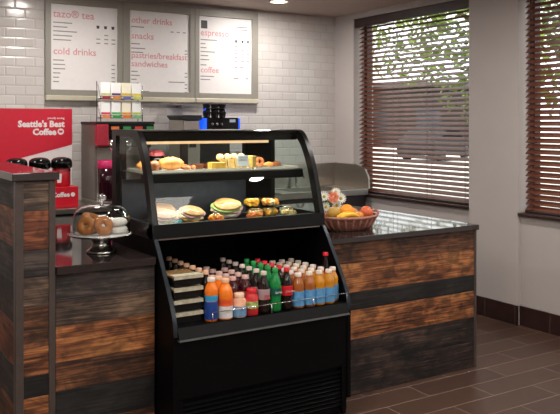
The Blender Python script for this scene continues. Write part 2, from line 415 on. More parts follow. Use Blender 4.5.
# tall dividing wall with a shelf top
r = thing('divider_wall', (.842, 4.6, 0), 'tall narrow plank-clad divider with a glossy top at the left edge', 'counter')
TZ = 1.335
obj('core', MB().box(.792, .912, 3.44, 6.0, 0, TZ-.035, M_edge), r)
m = MB(); front(m, .797, .907, YL, [TZ-.04, 1.165, .99, .87, .74, .56, .435, .34, .17, 0], [('grey', 1), ('redbrown', 1), ('greydark', 2), ('grey', 4), ('brown', 2), ('orange', 1), ('black', 3), ('orange', 6), ('greydark', 5)])
obj('plank_end', m, r)
m = MB(); zb_ = [TZ-.04, 1.17, 1.0, .84, .66, .47, .30, .14, 0]
for (za, zb), k in zip(zip(zb_, zb_[1:]), (('greydark', 6), ('redbrown', 3), ('greydark', 7), ('mottled', 2), ('redbrown', 4), ('greydark', 8), ('brown', 7), ('black', 6))):
    m.box(.772, .792, 3.455, 6.0, zb+.001, za-.001, wood(*k), .0015)
obj('plank_side', m, r)
m = MB(); m.box(.762, .797, YL-.004, YL+.036, 0, TZ-.037, M_edge, .002); obj('corner_trim', m, r)
m = MB(); m.box(.907, .936, YL-.004, YL+.036, .0, TZ-.037, M_edge, .002); obj('corner_trim', m, r)
obj('cap', MB().box(.745, .950, YL-.02, 6.0, TZ-.035, TZ, M_top, .003), r)
# back counter below the menu boards
r = thing('back_counter', (2.6, 6.1, 0), 'long steel-topped counter against the tiled wall under the menu boards', 'counter')
M_cab = mat('cabinet laminate', '8d8681', .4, var=.05)
obj('carcass', MB().box(.97, 3.62, 5.86, YB-.002, .09, .86, M_blackp), r)
obj('plinth', MB().box(.97, 3.62, 5.92, YB-.002, 0, .09, M_blackp), r)
obj('steel_top', MB().box(.97, 3.62, 5.78, YB-.002, .862, .9, M_steel, .003), r)
for k in range(5):
    xa = .99+k*.526
    d = obj('drawer', MB().box(xa, xa+.50, 5.835, 5.858, .66, .835, M_cab, .003), r)
    obj('handle', MB().tube([(xa+.15, 5.834, .745), (xa+.15, 5.81, .745), (xa+.35, 5.81, .745), (xa+.35, 5.834, .745)], .006, M_chrome), d)
    d = obj('door', MB().box(xa, xa+.50, 5.835, 5.858, .12, .635, M_cab, .003), r)
    obj('handle', MB().tube([(xa+.44, 5.834, .59), (xa+.44, 5.81, .59), (xa+.44, 5.81, .44), (xa+.44, 5.834, .44)], .006, M_chrome), d)
# sink unit in the corner
r = thing('sink_unit', (4.12, 6.05, 0), 'stainless sink with tall splash guards in the corner under the blinds', 'sink')
M_darkp = mat('sink cabinet dark', '261c20', .4, var=.15)
obj('cabinet', MB().box(3.625, 4.60, 5.83, YB-.004, .0, .86, M_darkp), r)
m = MB().box(3.622, 4.612, 5.80, 5.86, .862, .92, M_steel, .003).box(3.622, 3.8, 5.86, YB-.02, .862, .92, M_steel).box(4.4, 4.612, 5.86, YB-.02, .862, .92, M_steel)
m.box(3.8, 4.4, 6.25, YB-.02, .862, .92, M_steel).box(3.8, 4.4, 5.86, 6.25, .862, .866, M_steel)
obj('basin', m, r)
obj('back_splash', MB().box(3.622, 4.63, YB-.02, YB-.003, .92, 1.15, M_steel, .003), r)
obj('side_splash', MB().prism([(5.80, .92), (YB-.02, .92), (YB-.02, 1.15), (6.0, 1.15), (5.86, 1.11), (5.80, 1.03)], 4.612, 4.632, M_steel), r)
p = [(4.1, 6.3, .92+.0)]+[(4.1, 6.3, .92+.1*k/3) for k in range(1, 4)]+[(4.1, 6.3-.07+.07*math.cos(a), 1.02+.07*math.sin(a)) for a in [PI*k/8 for k in range(1, 9)]]
obj('faucet', MB().tube(p, .011, M_chrome, 10).lathe([(0, 0), (.026, 0), (.022, .02), (0, .02)], (4.1, 6.3, .92), M_chrome), r)

# ---------------------------------------------------------------- menu boards
ZB0, ZB1 = 1.745, 2.625
def board(xa, xb, pa, pb, label):
    r = thing('menu_board', ((xa+xb)/2, YB-.001, ZB0), label, 'menu board', 'menu boards on the tiled wall')
    y1 = YB-.002; y0 = y1-.035
    m = MB().box(xa, pa, y0, y1, ZB0+.045, ZB1, M_grey, .002).box(pb, xb, y0, y1, ZB0+.045, ZB1, M_grey, .002).box(pa, pb, y0, y1, 2.555, ZB1, M_grey, .002).box(pa, pb, y0, y1, ZB0+.045, 1.838, M_grey, .002)
    obj('frame', m, r)
    obj('bottom_rail', MB().box(xa, xb, y0-.02, y1, ZB0, ZB0+.045, M_greyl, .008), r, 'beige rail')
    po = obj('poster', MB().box(pa, pb, y1-.018, y1-.004, 1.838, 2.555, M_white), r, 'white menu sheet')
    return r, po, y1-.0186
class Print:
    def __init__(s): s.items = []
    def prism(s, poly, a, b, m, ax): s.items.append(('cup_mark', MB().prism(poly, a, b, m, ax)))
def lines(p, y, items):
    for x, z, l_ in items: p.items.append(('print_line', MB().box(x, x+l_, y-.0004, y+.0004, z-.0045, z+.0045, M_ink)))
r, po, yt = board(1.655, 2.322, 1.702, 2.278, 'left menu board with tea and cold drinks lists beside the red sign')
text('heading', 'tazo\u00ae tea', .088, 1.722, yt, 2.445, M_heading, po, bold=.0008)
text('heading', 'cold drinks', .082, 1.722, yt, 2.135, M_heading, po, bold=.0008)
m = Print(); lines(m, yt, [(1.722, 2.40-.036*k, l_) for k, l_ in enumerate((.16, .12, .2, .16, .15))] + [(1.722, 2.085-.036*k, l_) for k, l_ in enumerate((.09, .1, .1, .06, .05, .05))])
lines(m, yt, [(x, 2.35-.035*k, .035) for x in (2.09, 2.16, 2.225) for k in range(1, 4) if not (k == 1 and x != 2.16)] + [(2.225, 2.06-.036*k, .03) for k in range(6)])
for x in (2.105, 2.172, 2.238): m.prism([(x-.01, 2.37), (x+.01, 2.37), (x+.014, 2.395), (x-.014, 2.395)], yt-.0004, yt+.0004, M_inkd, 'y')
for nm_, mb_ in m.items: obj(nm_, mb_, po)
r, po, yt = board(2.326, 3.014, 2.388, 2.968, 'middle menu board with snacks and sandwiches lists')
text('heading', 'other drinks', .078, 2.405, yt, 2.445, M_heading, po, bold=.0006)
text('heading', 'snacks', .082, 2.405, yt, 2.305, M_heading, po, bold=.0006)
text('heading', 'pastries/breakfast', .076, 2.405, yt, 2.135, M_heading, po, bold=.0006)
text('heading', 'sandwiches', .076, 2.405, yt, 2.06, M_heading, po, bold=.0006)
m = Print(); lines(m, yt, [(2.405, 2.41, .12), (2.405, 2.26, .08), (2.405, 2.22, .13), (2.405, 2.185, .11)] + [(2.405, 2.015-.035*k, l_) for k, l_ in enumerate((.06, .08, .05, .06, .08, .17))])
lines(m, yt, [(2.78, 2.385, .03), (2.84, 2.385, .03), (2.90, 2.385, .03), (2.92, 2.22, .025), (2.92, 2.19, .025), (2.76, 1.93, .16)] + [(2.92, 2.015-.035*k, .025) for k in (0, 1, 3, 4, 5)])
for nm_, mb_ in m.items: obj(nm_, mb_, po)
r, po, yt = board(3.018, 3.69, 3.062, 3.624, 'right menu board with a dark square emblem, espresso and coffee lists')
obj('emblem', MB().box(3.085, 3.15, yt-.0006, yt+.0004, 2.44, 2.515, M_inkd), po, 'dark square emblem')
text('heading', 'espresso', .084, 3.08, yt, 2.375, M_heading, po, bold=.0006)
text('heading', 'coffee', .078, 3.08, yt, 2.03, M_heading, po, bold=.0006)
m = Print(); lines(m, yt, [(3.08, 2.335-.037*k, l_) for k, l_ in enumerate((.17, .05, .06, .15, .08, .09))] + [(3.08, 2.10, .06), (3.08, 1.995, .14), (3.08, 1.965, .1), (3.46, 2.475, .12), (3.5, 2.45, .08)])
lines(m, yt, [(x, 2.29-.035*k, .03) for x in (3.44, 3.51, 3.57) for k in range(5)] + [(3.43, 1.985, .05), (3.56, 1.985, .03), (3.44, 2.09, .03), (3.5, 2.09, .03)])
for x in (3.455, 3.525, 3.585): m.prism([(x-.008, 2.325), (x+.008, 2.325), (x+.012, 2.35), (x-.012, 2.35)], yt-.0004, yt+.0004, M_inkd, 'y')
for nm_, mb_ in m.items: obj(nm_, mb_, po)

# ---------------------------------------------------------------- coffee sign and airpots (left)
r = thing('coffee_sign', (1.45, 6.3, .9), 'large red and white coffee sign board standing behind the airpots', 'sign')
ys = 6.29
obj('panel', MB().box(1.0, 1.86, ys, ys+.02, .902, 1.675, M_white), r)
obj('red_field', MB().prism([(1.0, 1.675), (1.86, 1.675), (1.86, 1.378), (1.0, 1.165)], ys-.002, ys, M_red, 'y'), r, 'red slanted field')
text('lettering', "Seattle's Best", .07, 1.795, ys-.003, 1.527, M_white, r, align='RIGHT', bold=.003, label='white lettering')
text('lettering', 'Coffee', .07, 1.728, ys-.003, 1.462, M_white, r, align='RIGHT', bold=.003, label='white lettering')
text('lettering', 'proudly serving', .022, 1.795, ys-.003, 1.592, M_white, r, align='RIGHT', bold=.0005, label='small white line')
m = MB().lathe([(0, -.001), (.026, -.001), (.026, .001), (0, .001)], (1.765, ys-.003, 1.487), M_white, 20, axis='y', smooth=False); em = obj('emblem', m, r, 'round white emblem')
obj('cup_mark', MB().prism([(1.753, 1.478), (1.777, 1.478), (1.783, 1.497), (1.747, 1.497)], ys-.0055, ys-.004, M_red, 'y'), em)
# stand
sf = 5.88
r = thing('airpot_stand', (1.4, 5.98, .9), 'red display stand with white coffee lettering under the airpots', 'stand')
obj('body', MB().box(1.0, 1.79, sf, 6.11, .902, 1.06, M_redp, .004), r)
text('lettering', "Seattle's Best Coffee", .05, 1.72, sf-.001, .985, M_white, r, align='RIGHT', bold=.002, label='white lettering')
obj('emblem', MB().lathe([(0, -.001), (.017, -.001), (.017, .001), (0, .001)], (1.745, sf-.002, 1.0), M_white, 16, axis='y', smooth=False), r)
M_airp = mat('airpot red wrap', 'c0202e', .3, var=.08)
def airpot(x, label):
    t = thing('airpot', (x, 6.0, 1.0605), label, 'airpot', 'coffee airpots on the red stand')
    z = 1.0605
    obj('body', MB().lathe([(0, 0), (.068, 0), (.068, .01), (.07, .015), (.07, .13), (.066, .14), (0, .14)], (x, 6.0, z), M_airp, 24), t)
    obj('lid', MB().lathe([(.073, .1405), (.083, .15), (.083, .185), (.078, .205), (.06, .22), (.03, .228), (0, .23)], (x, 6.0, z), M_blackg, 24), t, 'domed black lid')
    obj('cup_print', MB().prism([(x-.052, z+.03), (x-.022, z+.03), (x-.018, z+.1), (x-.056, z+.1)], 5.9255, 5.933, M_white, 'y'), t, 'white printed cup')
    obj('spout', MB().tube([(x+.03, 5.92, z+.165), (x+.03, 5.89, z+.16), (x+.03, 5.885, z+.12)], .007, M_blackp), t)
    return t
airpot(1.345, 'leftmost domed black-lidded airpot under the red sign')
airpot(1.52, 'middle domed black-lidded airpot under the red sign')
airpot(1.69, 'rightmost domed airpot, its red body visible beside the divider')

# ---------------------------------------------------------------- beverage dispenser and tea rack
r = thing('drink_dispenser', (2.15, 6.07, .9), 'red and black drink dispenser with steel nozzle behind the display case', 'dispenser')
M_side = mat('dispenser side grey', '6a625c', .35, var=.06)
M_rub = mat('dark machine grey', '2c2b2b', .35)
dx0, dx1, dy0, dy1, dz = 1.935, 2.42, 5.88, 6.28, 1.57
obj('side_panel', MB().box(dx0, dx0+.02, dy0+.05, dy1, .935, dz-.02, M_side, .003), r, 'grey side panel')
obj('side_panel', MB().box(dx1-.02, dx1, dy0+.05, dy1, .935, dz-.02, M_steel, .003), r, 'steel side panel')
obj('back_panel', MB().box(dx0+.02, dx1-.02, dy1-.12, dy1, .935, dz-.02, M_steel), r)
obj('hood', MB().box(dx0+.02, dx1-.02, dy0, dy1-.12, 1.36, dz-.02, M_rub, .01), r)
obj('top', MB().box(dx0-.005, dx1+.005, dy0-.01, dy1+.005, dz-.02, dz, M_blackp, .004), r)
obj('hood_cheek', MB().box(dx0-.002, dx0+.10, dy0-.012, dy0+.05, 1.37, dz-.02, mat('dispenser red', 'a8283a', .3), .012), r, 'red front cheek')
fp = obj('flavour_panel', MB().box(dx0+.103, dx1-.005, dy0-.014, dy0-.001, 1.43, dz-.022, M_blackg), r)
for k, cc in enumerate(('e07a3a', '2f8f4a', 'c23a2a', '2f8f4a')):
    obj('flavour_tab', MB().box(dx0+.115+k*.1, dx0+.18+k*.1, dy0-.018, dy0-.0145, 1.505, 1.53, mat('tab '+cc, cc, .4)), fp)
for k in range(3):
    xx = dx0+.13+k*.13
    obj('nozzle', MB().lathe([(0, 0), (.022, 0), (.034, .03), (.034, .085), (0, .085)], (xx, dy0+.0, 1.335), M_chrome, 16), r, 'steel nozzle')
obj('drip_tray', MB().box(dx0+.0, dx1, dy0-.06, dy1, .9005, .935, M_steel, .005), r)
r = thing('coffee_pitcher', (2.028, 5.90, .935), 'dark pitcher with magenta lid and steel handle under the dispenser nozzle', 'pitcher')
obj('body', MB().lathe([(0, 0), (.055, 0), (.064, .02), (.07, .15), (.074, .26), (0, .26)], (2.028, 5.90, .9355), mat('pitcher dark', '2a0d16', .12), 24), r)
obj('lid', MB().lathe([(.075, .2605), (.077, .27), (.075, .318), (.06, .325), (0, .325)], (2.028, 5.90, .9355), mat('magenta lid', 'c0225c', .35), 24), r)
obj('handle', MB().tube([(2.103, 5.89, 1.22), (2.128, 5.88, 1.21), (2.133, 5.88, 1.1), (2.128, 5.88, .99), (2.101, 5.89, .98)], .008, M_chrome), r)
# tea rack
r = thing('tea_rack', (2.15, 6.0, 1.57), 'two-tier wire rack of tea boxes on top of the drink dispenser', 'rack')
ty = 5.98
m = MB()
for z in (1.60, 1.755):
    for y in (ty-.05, ty+.05): m.tube([(1.985, y, z), (2.34, y, z)], .003, M_blackp, 6)
    m.tube([(1.985, ty-.05, z+.02), (2.34, ty-.05, z+.02)], .003, M_blackp, 6)
    for x in (1.985, 2.34): m.tube([(x, ty-.05, z), (x, ty+.05, z)], .003, M_blackp, 6).tube([(x, ty-.05, z+.02), (x, ty-.05, z)], .003, M_blackp, 6)
    for x in (2.07, 2.16, 2.25): m.tube([(x, ty-.05, z), (x, ty+.05, z)], .003, M_blackp, 6)
for x in (1.985, 2.34): m.tube([(x, ty+.05, 1.571), (x, ty+.05, 1.9)], .003, M_blackp, 6).tube([(x, ty-.05, 1.571), (x, ty-.05, 1.62)], .003, M_blackp, 6)
for x in (1.985, 2.34):
    for z in (1.60, 1.755): m.tube([(x-.0, ty-.05, z), (x-.012*(1 if x < 2.1 else -1), ty-.02, z+.11), (x, ty+.05, z+.12)], .0025, M_chrome, 6)
obj('wire_frame', m, r)
tea = [('c8cf8a', 'a03040', 'ffffff'), ('5a3a68', 'e08a3a', 'ffffff'), ('d9b92e', '6a6aa8', 'fff8e0'), ('e8d54a', 'd7dc70', 'ffffff')], [('d2485a', 'e88a50', 'ffffff'), ('5fae5f', '2f9a4c', 'ffffff'), ('e3a02e', 'ec8038', 'fff6e0'), ('c2c85a', '7fc08a', 'ffffff')]
words = (('purple and red', 'violet and orange', 'yellow and blue', 'yellow-edged'), ('pink and orange', 'green', 'amber', 'pale green'))
for j, z in enumerate((1.7585, 1.6035)):
    for k in range(4):
        a, b, wht = tea[j][k]; x = 2.03+k*.0875
        t = thing('tea_box', (x, ty, z), '%s labelled white tea box, number %d on the %s tier of the rack' % (words[j][k], k+1, ('upper', 'lower')[j]), 'box', 'tea boxes in the wire rack')
        obj('carton', MB().box(x-.037, x+.037, ty-.042, ty+.042, z+.0, z+.128, mat('carton '+wht, wht, .5, var=.02), .001), t)
        obj('colour_band', MB().box(x-.0375, x+.0375, ty-.0428, ty-.0415, z+.024, z+.042, mat('band '+a, a, .5)), t)
        obj('front_card', MB().box(x-.033, x+.033, ty-.058, ty-.0555, z-.008, z+.018, mat('card '+b, b, .5)), t)

# ---------------------------------------------------------------- espresso machine and grinder
r = thing('espresso_machine', (3.05, 6.05, .9), 'black espresso machine with blue lit sides above the display case', 'coffee machine')
M_blue = mat('blue light strip', '1c5cff', .3, emit=('1c5cff', .9))
ex0, ex1, ey0, ey1 = 2.885, 3.225, 5.87, 6.25
obj('body', MB().box(ex0+.02, ex1-.02, ey0+.14, ey1, .93, 1.47, M_blackp, .008), r)
obj('base', MB().box(ex0, ex1, ey0, ey1, .9005, .94, M_steel, .005), r)
obj('head', MB().box(ex0+.018, ex1-.012, ey0, ey1, 1.471, 1.605, M_blackg, .006), r)
obj('light_strip', MB().box(ex0-.012, ex0+.017, ey0-.003, ey1-.05, 1.475, 1.60, M_blue), r, 'glowing blue strip')
obj('light_strip', MB().box(ex1-.011, ex1+.002, ey0-.003, ey1-.05, 1.475, 1.60, M_blue), r, 'glowing blue strip')
obj('display', MB().box(ex1-.10, ex1-.045, ey0-.004, ey0-.0005, 1.565, 1.59, mat('screen', 'aab4c4', .3, emit=('aab4c4', .3))), r)
for k in range(3): obj('button', MB().lathe([(0, -.006), (.012, -.006), (.012, 0), (0, 0)], (ex0+.07+k*.045, ey0-.0005, 1.55), M_chrome, 12, axis='y'), r)
obj('portafilter', MB().lathe([(0, 0), (.03, 0), (.034, .03), (0, .03)], (3.05, ey0+.07, 1.42), M_chrome, 16).tube([(3.05, ey0+.05, 1.44), (3.05, ey0-.08, 1.43)], .011, M_blackp), r)
M_hop = mat('smoky hopper plastic', '2e2a28', .12)
for k, (x, rr, h) in enumerate(((2.965, .038, .12), (3.045, .04, .125), (3.12, .036, .12))):
    t = thing('cup_stack', (x, 6.0, 1.606), ('left', 'middle', 'right')[k]+'most stack of dark cups on top of the espresso machine', 'cups', 'cup stacks on the espresso machine')
    for q in range(3):
        z = 1.6055+q*.035
        obj('cup', MB().lathe([(0, 0), (rr*.75, 0), (rr*.95, .048), (rr, .05), (rr*.9, .05), (rr*.7, .008), (0, .008)], (x, 6.0, z), (M_hop, M_chrome, M_hop)[q], 18), t)
r = thing('coffee_grinder', (2.78, 6.05, .9), 'steel coffee grinder with a black tray left of the espresso machine', 'grinder')
obj('body', MB().box(2.70, 2.855, 5.90, 6.22, .9005, 1.585, M_steel, .01), r)
obj('top_tray', MB().prism([(2.70, 1.586), (2.86, 1.586), (2.86, 1.625), (2.68, 1.625), (2.672, 1.618)], 5.88, 6.2, M_blackp, 'y'), r, 'black tray')
obj('chute', MB().box(2.75, 2.80, 5.86, 5.899, 1.35, 1.42, M_blackp, .005), r)
t = thing('cup_tray', (2.86, 6.27, 1.72), 'small tray of glasses on a thin wall bracket above the grinder', 'shelf')
obj('shelf', MB().box(2.74, 2.96, 6.22, YB-.04, 1.722, 1.728, M_steel), t)
obj('bracket', MB().box(2.84, 2.86, 6.25, YB-.001, 1.70, 1.7215, M_steel), t)

# ---------------------------------------------------------------- display case
DX0, DX1 = 1.42, 2.44
r = thing('display_case', (1.93, 3.65, 0), 'tall black refrigerated display case with curved glass front and open bottle bin', 'display case')
CASE = r
UP = [(3.735, 1.52), (3.70, 1.517), (3.665, 1.505), (3.63, 1.472), (3.60, 1.432), (3.565, 1.37), (3.535, 1.30), (3.51, 1.225), (3.485, 1.14), (3.460, 1.056)]
LOW = [(3.455, .985), (3.41, .925), (3.365, .86), (3.318, .79), (3.27, .715), (3.236, .65), (3.222, .60), (3.218, .565)]
YBK = 4.05
def smooth_curve(P, n=4):
    out = []
    for i in range(len(P)-1):
        a, b, c, d = P[max(i-1, 0)], P[i], P[i+1], P[min(i+2, len(P)-1)]
        for k in range(n):
            t = k/n; out.append(tuple(.5*(2*b[j]+(c[j]-a[j])*t+(2*a[j]-5*b[j]+4*c[j]-d[j])*t*t+(3*b[j]-a[j]-3*c[j]+d[j])*t**3) for j in (0, 1)))
    return out+[P[-1]]
UPS = smooth_curve(UP); LOW = smooth_curve(LOW, 3)
# upper end frames, glass ends
def ring(mb, x0, x1, wid, mtl):
    mb.strip(UP, x0, x1, wid, mtl)
    mb.box(x0, x1, 3.735, YBK, 1.52-wid*.75, 1.52, mtl)
    mb.box(x0, x1, YBK-.055, YBK, .985, 1.52, mtl)
for side, (xa, xb) in enumerate(((DX0, DX0+.028), (DX1-.028, DX1))):
    m = MB(); m.strip(UPS, xa, xb, .052, M_frame); m.box(xa, xb, 3.735, YBK, 1.488, 1.52, M_frame); m.box(xa, xb, YBK-.06, YBK, .985, 1.488, M_frame)
    m.box(xa, xb, 3.47, YBK-.06, .985, 1.056, M_frame)
    e = obj('end_frame', m, r)
    inn = [(y+.03, z) for y, z in UP[3:]]
    poly = [(3.49, 1.057), (YBK-.06, 1.057), (YBK-.06, 1.487), (3.735, 1.487), (3.69, 1.475)] + [(y+.035, z) for y, z in UP[3:-1]]
    obj('end_glass', MB().prism(poly, (xa+xb)/2-.003, (xa+xb)/2+.003, M_glass), r)
obj('front_glass', MB().strip([p for p in UPS if p[1] < 1.506], DX0+.028, DX1-.028, .006, M_glass), r, 'curved clear glass')
m = MB().strip([p for p in UPS if p[1] > 1.5055], DX0+.028, DX1-.028, .02, M_blackg).box(DX0+.028, DX1-.028, 3.735, YBK, 1.497, 1.52, M_blackg)
obj('canopy', m, r)
obj('light_tube', MB().box(DX0+.03, DX1-.22, 3.70, 3.725, 1.444, 1.458, mat('warm tube', 'e0b890', .4, emit=('ffc795', .55))), r, 'added warm fill strip')
obj('light_housing', MB().box(DX0+.03, DX1-.03, 3.70, 3.78, 1.459, 1.4965, M_blackg), r)
ld = bpy.data.lights.new('lamp', 'AREA'); ld.shape = 'RECTANGLE'; ld.size = .8; ld.size_y = .03; ld.energy = 4.0; ld.color = (1, .9, .78)
lo = bpy.data.objects.new('lamp', ld); COL.objects.link(lo); lo.parent = r; lo.location = Vector((1.86, 3.71, 1.44))-wloc(r)
obj('shelf_fill_tube', MB().box(DX0+.05, DX1-.05, 3.655, 3.672, 1.2445, 1.2449, mat('warm tube', 'e0b890', .4)), CASE, 'added warm fill strip')
ld = bpy.data.lights.new('lamp', 'AREA'); ld.shape = 'RECTANGLE'; ld.size = .8; ld.size_y = .02; ld.energy = 3.2; ld.color = (1, .92, .8)  # this lamp and the thin tube are added to brighten the lower deck
lo = bpy.data.objects.new('lamp', ld); COL.objects.link(lo); lo.parent = r; lo.location = Vector((1.92, 3.663, 1.235))-wloc(r)
# mid rail
m = MB().prism([(3.460, 1.0555), (3.455, .99), (3.50, .98), (3.54, 1.0), (3.54, 1.03), (3.485, 1.0555)], DX0, DX1, M_frame)
obj('mid_rail', m, r)
obj('rail_strip', MB().box(DX0+.03, DX1-.03, 3.462, 3.470, .979, .985, M_steel), r)
# rear doors
m = MB()
xb0, xb1 = DX0+.029, DX1-.029
m.box(xb0, xb1, 3.985, 4.02, 1.475, 1.496, M_frame).box(xb0, xb1, 3.985, 4.02, 1.02, 1.085, M_frame)
m.box(2.225, xb1, 3.985, 4.02, 1.086, 1.474, M_blackm).box(xb0, xb0+.03, 3.985, 4.02, 1.086, 1.474, M_frame).box(1.815, 1.85, 3.985, 4.02, 1.086, 1.474, M_frame)
obj('rear_door_frame', m, r)
for xa, xb in ((xb0+.031, 1.814), (1.851, 2.224)):
    obj('rear_door', MB().box(xa, xb, 4.0, 4.006, 1.086, 1.474, M_glass), r)
M_refl = mat('blue grey steel', '4c525c', .4, .7)
obj('lower_back', MB().box(xb0, 2.224, 3.972, 3.984, 1.0185, 1.245, M_refl), r, 'blue-grey steel back')
# shelves
obj('shelf', MB().box(xb0, xb1-.0, 3.63, 3.97, 1.291, 1.297, M_steel), r, 'thin upper shelf')
obj('shelf_light_bar', MB().box(xb0, xb1, 3.628, 3.70, 1.245, 1.2905, M_frame, .004), r)
obj('food_deck', MB().box(xb0, xb1, 3.545, 3.97, 1.008, 1.0175, M_blackm), r)
# lower body side panels following the curve
prof = LOW + [(3.218, .545), (3.218, .10), (3.26, .10), (3.26, .0), (YBK-.02, 0), (YBK-.02, .10), (YBK, .10), (YBK, .984), (3.47, .984)]
for xa, xb in ((DX0, DX0+.022), (DX1-.022, DX1)):
    e = obj('side_panel', MB().prism(prof, xa, xb, M_blackm), r)
    obj('edge_trim', MB().strip(LOW, xa+.001, xb-.001, -.005, mat('grey edge trim', '2c3238', .35, .6)), e, 'grey edge trim')
ia, ib = DX0+.0225, DX1-.0225
obj('bin_back', MB().box(ia, ib, 3.955, 3.975, .585, 1.0075, M_blackm), r)
obj('bin_deck', MB().box(ia, ib, 3.225, 3.954, .585, .605, M_blackm), r)
obj('front_panel', MB().box(ia, ib, 3.222, 3.245, .27, .584, M_blackm, .003), r)
obj('lip_rail', MB().prism([(3.2, .555), (3.21, .55), (3.223, .60), (3.219, .605)], ia, ib, mat('lip metal', '08090a', .5, spec=.2)), r, 'front lip')
obj('bumper_strip', MB().box(ia, ib, 3.196, 3.2215, .545, .553, mat('lip edge', '85888a', .35, .6)), r, 'thin grey edge')
obj('body', MB().box(ia, ib, 3.25, 4.03, .03, .58, M_blackm), r)
g = MB()
for k in range(9): g.rbox(((ia+ib)/2, 3.236, .07+k*.021), (ib-ia-.06, .016, .005), (math.radians(35), 0, 0), M_blackm)
g.box(ia, ia+.03, 3.225, 3.245, .04, .269, M_blackm).box(ib-.03, ib, 3.225, 3.245, .04, .269, M_blackm)
obj('vent_grille', g, r)
fe = obj('bottle_fence', MB().tube([(ia+.18, 3.219, .655), (ib, 3.219, .655)], .0022, M_chrome, 6), r, 'thin wire rail')
for x in (ia+.18, 1.95, 2.2, ib-.002): obj('fence_post', MB().tube([(x, 3.219, .60), (x, 3.219, .655)], .0025, M_chrome, 6), fe)
obj('kick_plate', MB().box(ia, ib, 3.27, 3.285, 0, .03, M_blackm), r)

# ---------------------------------------------------------------- bottles in the bin
ZD = .6055
def bottle(spec, x, y, label, group):
    """spec: height, radius, body material, label band, cap material, shape"""
    h, R, bodym, band, capm, shape = spec
    t = thing('drink_bottle', (x, y, ZD), label, 'bottle', group)
    c = (x, y, ZD); ch = .018
    if shape == 'cola': pr_ = [(0, 0), (R*.8, 0), (R*.97, .008), (R, .04), (R*.88, h*.27), (R*.97, h*.42), (R, h*.55), (R*.93, h*.66), (R*.6, h*.8), (.0135, h*.88), (.0135, h-ch)]
    elif shape == 'juice': pr_ = [(0, 0), (R*.9, 0), (R, .006), (R, h*.5), (R*.93, h*.56), (R*.98, h*.63), (R*.9, h*.72), (R*.62, h*.82), (.016, h*.87), (.016, h-ch)]
    elif shape == 'wide': pr_ = [(0, 0), (R*.93, 0), (R, .006), (R, h*.36), (R*.95, h*.4), (R, h*.45), (R, h*.66), (R*.86, h*.76), (R*.55, h*.86), (.019, h*.88), (.019, h-ch)]
    elif shape == 'sport': pr_ = [(0, 0), (R*.9, 0), (R, .01), (R*.98, h*.4), (R*.88, h*.48), (R*.98, h*.56), (R, h*.7), (R*.8, h*.82), (.018, h*.88), (.018, h-ch)]
    else: pr_ = [(0, 0), (R*.95, 0), (R, .005), (R, h*.7), (R*.8, h*.78), (.024, h*.82), (.024, h-ch)]
    obj('body', MB().lathe(pr_, c, bodym, 16), t)
    for bd in band:
        z0, z1, bm_ = bd[:3]
        def rad(z):
            for (r0, h0), (r1, h1) in zip(pr_, pr_[1:]):
                if h0 <= z <= h1 and h1 > h0: return r0+(r1-r0)*(z-h0)/(h1-h0)
            return R
        zs = [z0+(z1-z0)*k/5 for k in range(6)]
        rr = [rad(z)+.0008 for z in zs]
        obj('label', MB().lathe(list(zip(rr, zs)), c, bm_, 16), t)
    cr = pr_[-1][0]+.0015
    obj('cap', MB().lathe([(cr, h-ch), (cr, h-.002), (cr-.002, h), (0, h)], c, capm, 14), t)
    return t
G = lambda n, c, **k: mat(n, c, .1, coat=.3, **k)
cap_w = mat('cap white', 'd9c9bd', .45); cap_t = mat('cap tan', 'd8a886', .45); cap_r = mat('cap red', 'd0202c', .4); cap_g = mat('cap green', '1c8f43', .4); cap_s = mat('cap pale', 'c9b8ae', .45)
L_red = mat('label red', 'c8202a', .35); L_silver = mat('label silver', 'a98f92', .35); L_blue = mat('label pale blue', '5a97c6', .4); L_white = mat('label white', 'd8d4d2', .4)
L_navy = mat('label navy', '1c3f86', .35); L_cyan = mat('label cyan', '39a6d8', .35); L_green = mat('label deep green', '0f5a48', .35)
S_cola = (.212, .0325, G('cola liquid', '190d0a'), [(.075, .125, L_red)], cap_r, 'cola')
S_diet = (.208, .0325, G('diet cola liquid', '1d1210'), [(.07, .122, L_silver)], cap_s, 'cola')
S_lime = (.218, .0325, G('green bottle', '1a8f45', trans=.25), [(.08, .12, L_green)], cap_g, 'cola')
S_juice = (.178, .0325, G('amber juice', 'd08a22', trans=.15), [(.012, .088, L_blue)], cap_w, 'juice')
S_juice2 = (.178, .0325, G('dark apple juice', 'a8602c', trans=.15), [(.012, .088, L_blue)], cap_w, 'juice')
S_oj = (.195, .037, G('orange juice', 'ee7a1e', var=.05), [(.008, .066, L_white), (.068, .10, mat('label orange red', 'e4582a', .4))], cap_t, 'wide')
S_sport = (.208, .033, G('orange sport drink', 'e8761e'), [(.012, .095, L_navy), (.097, .125, L_cyan)], cap_w, 'sport')
S_jar = (.115, .036, G('cream drink', 'dba583', var=.25), [(.006, .055, mat('label light blue red', '6c94b8', .4, var=.3, scale=60))], mat('cap cream', 'e2c2a4', .45), 'jar')
S_rcan = (.13, .033, mat('red carton', 'c02a2c', .35, var=.3, scale=40), [(.035, .07, mat('label pale green', 'a7b46a', .4, var=.4, scale=80))], L_red, 'jar')
S_punch = (.185, .033, G('red punch', '3c0d10'), [(.06, .11, mat('label pale pink', 'a04a44', .4, var=.4, scale=60))], mat('cap pink', 'c4a096', .45), 'juice')
S_coffee = (.228, .0325, G('iced coffee', '1f1512'), [(.05, .13, mat('label black teal', '17282c', .35, var=.5, scale=50))], cap_t, 'cola')
ORD = ['front', 'second', 'third', 'fourth', 'fifth', 'sixth', 'seventh', 'eighth', 'ninth']
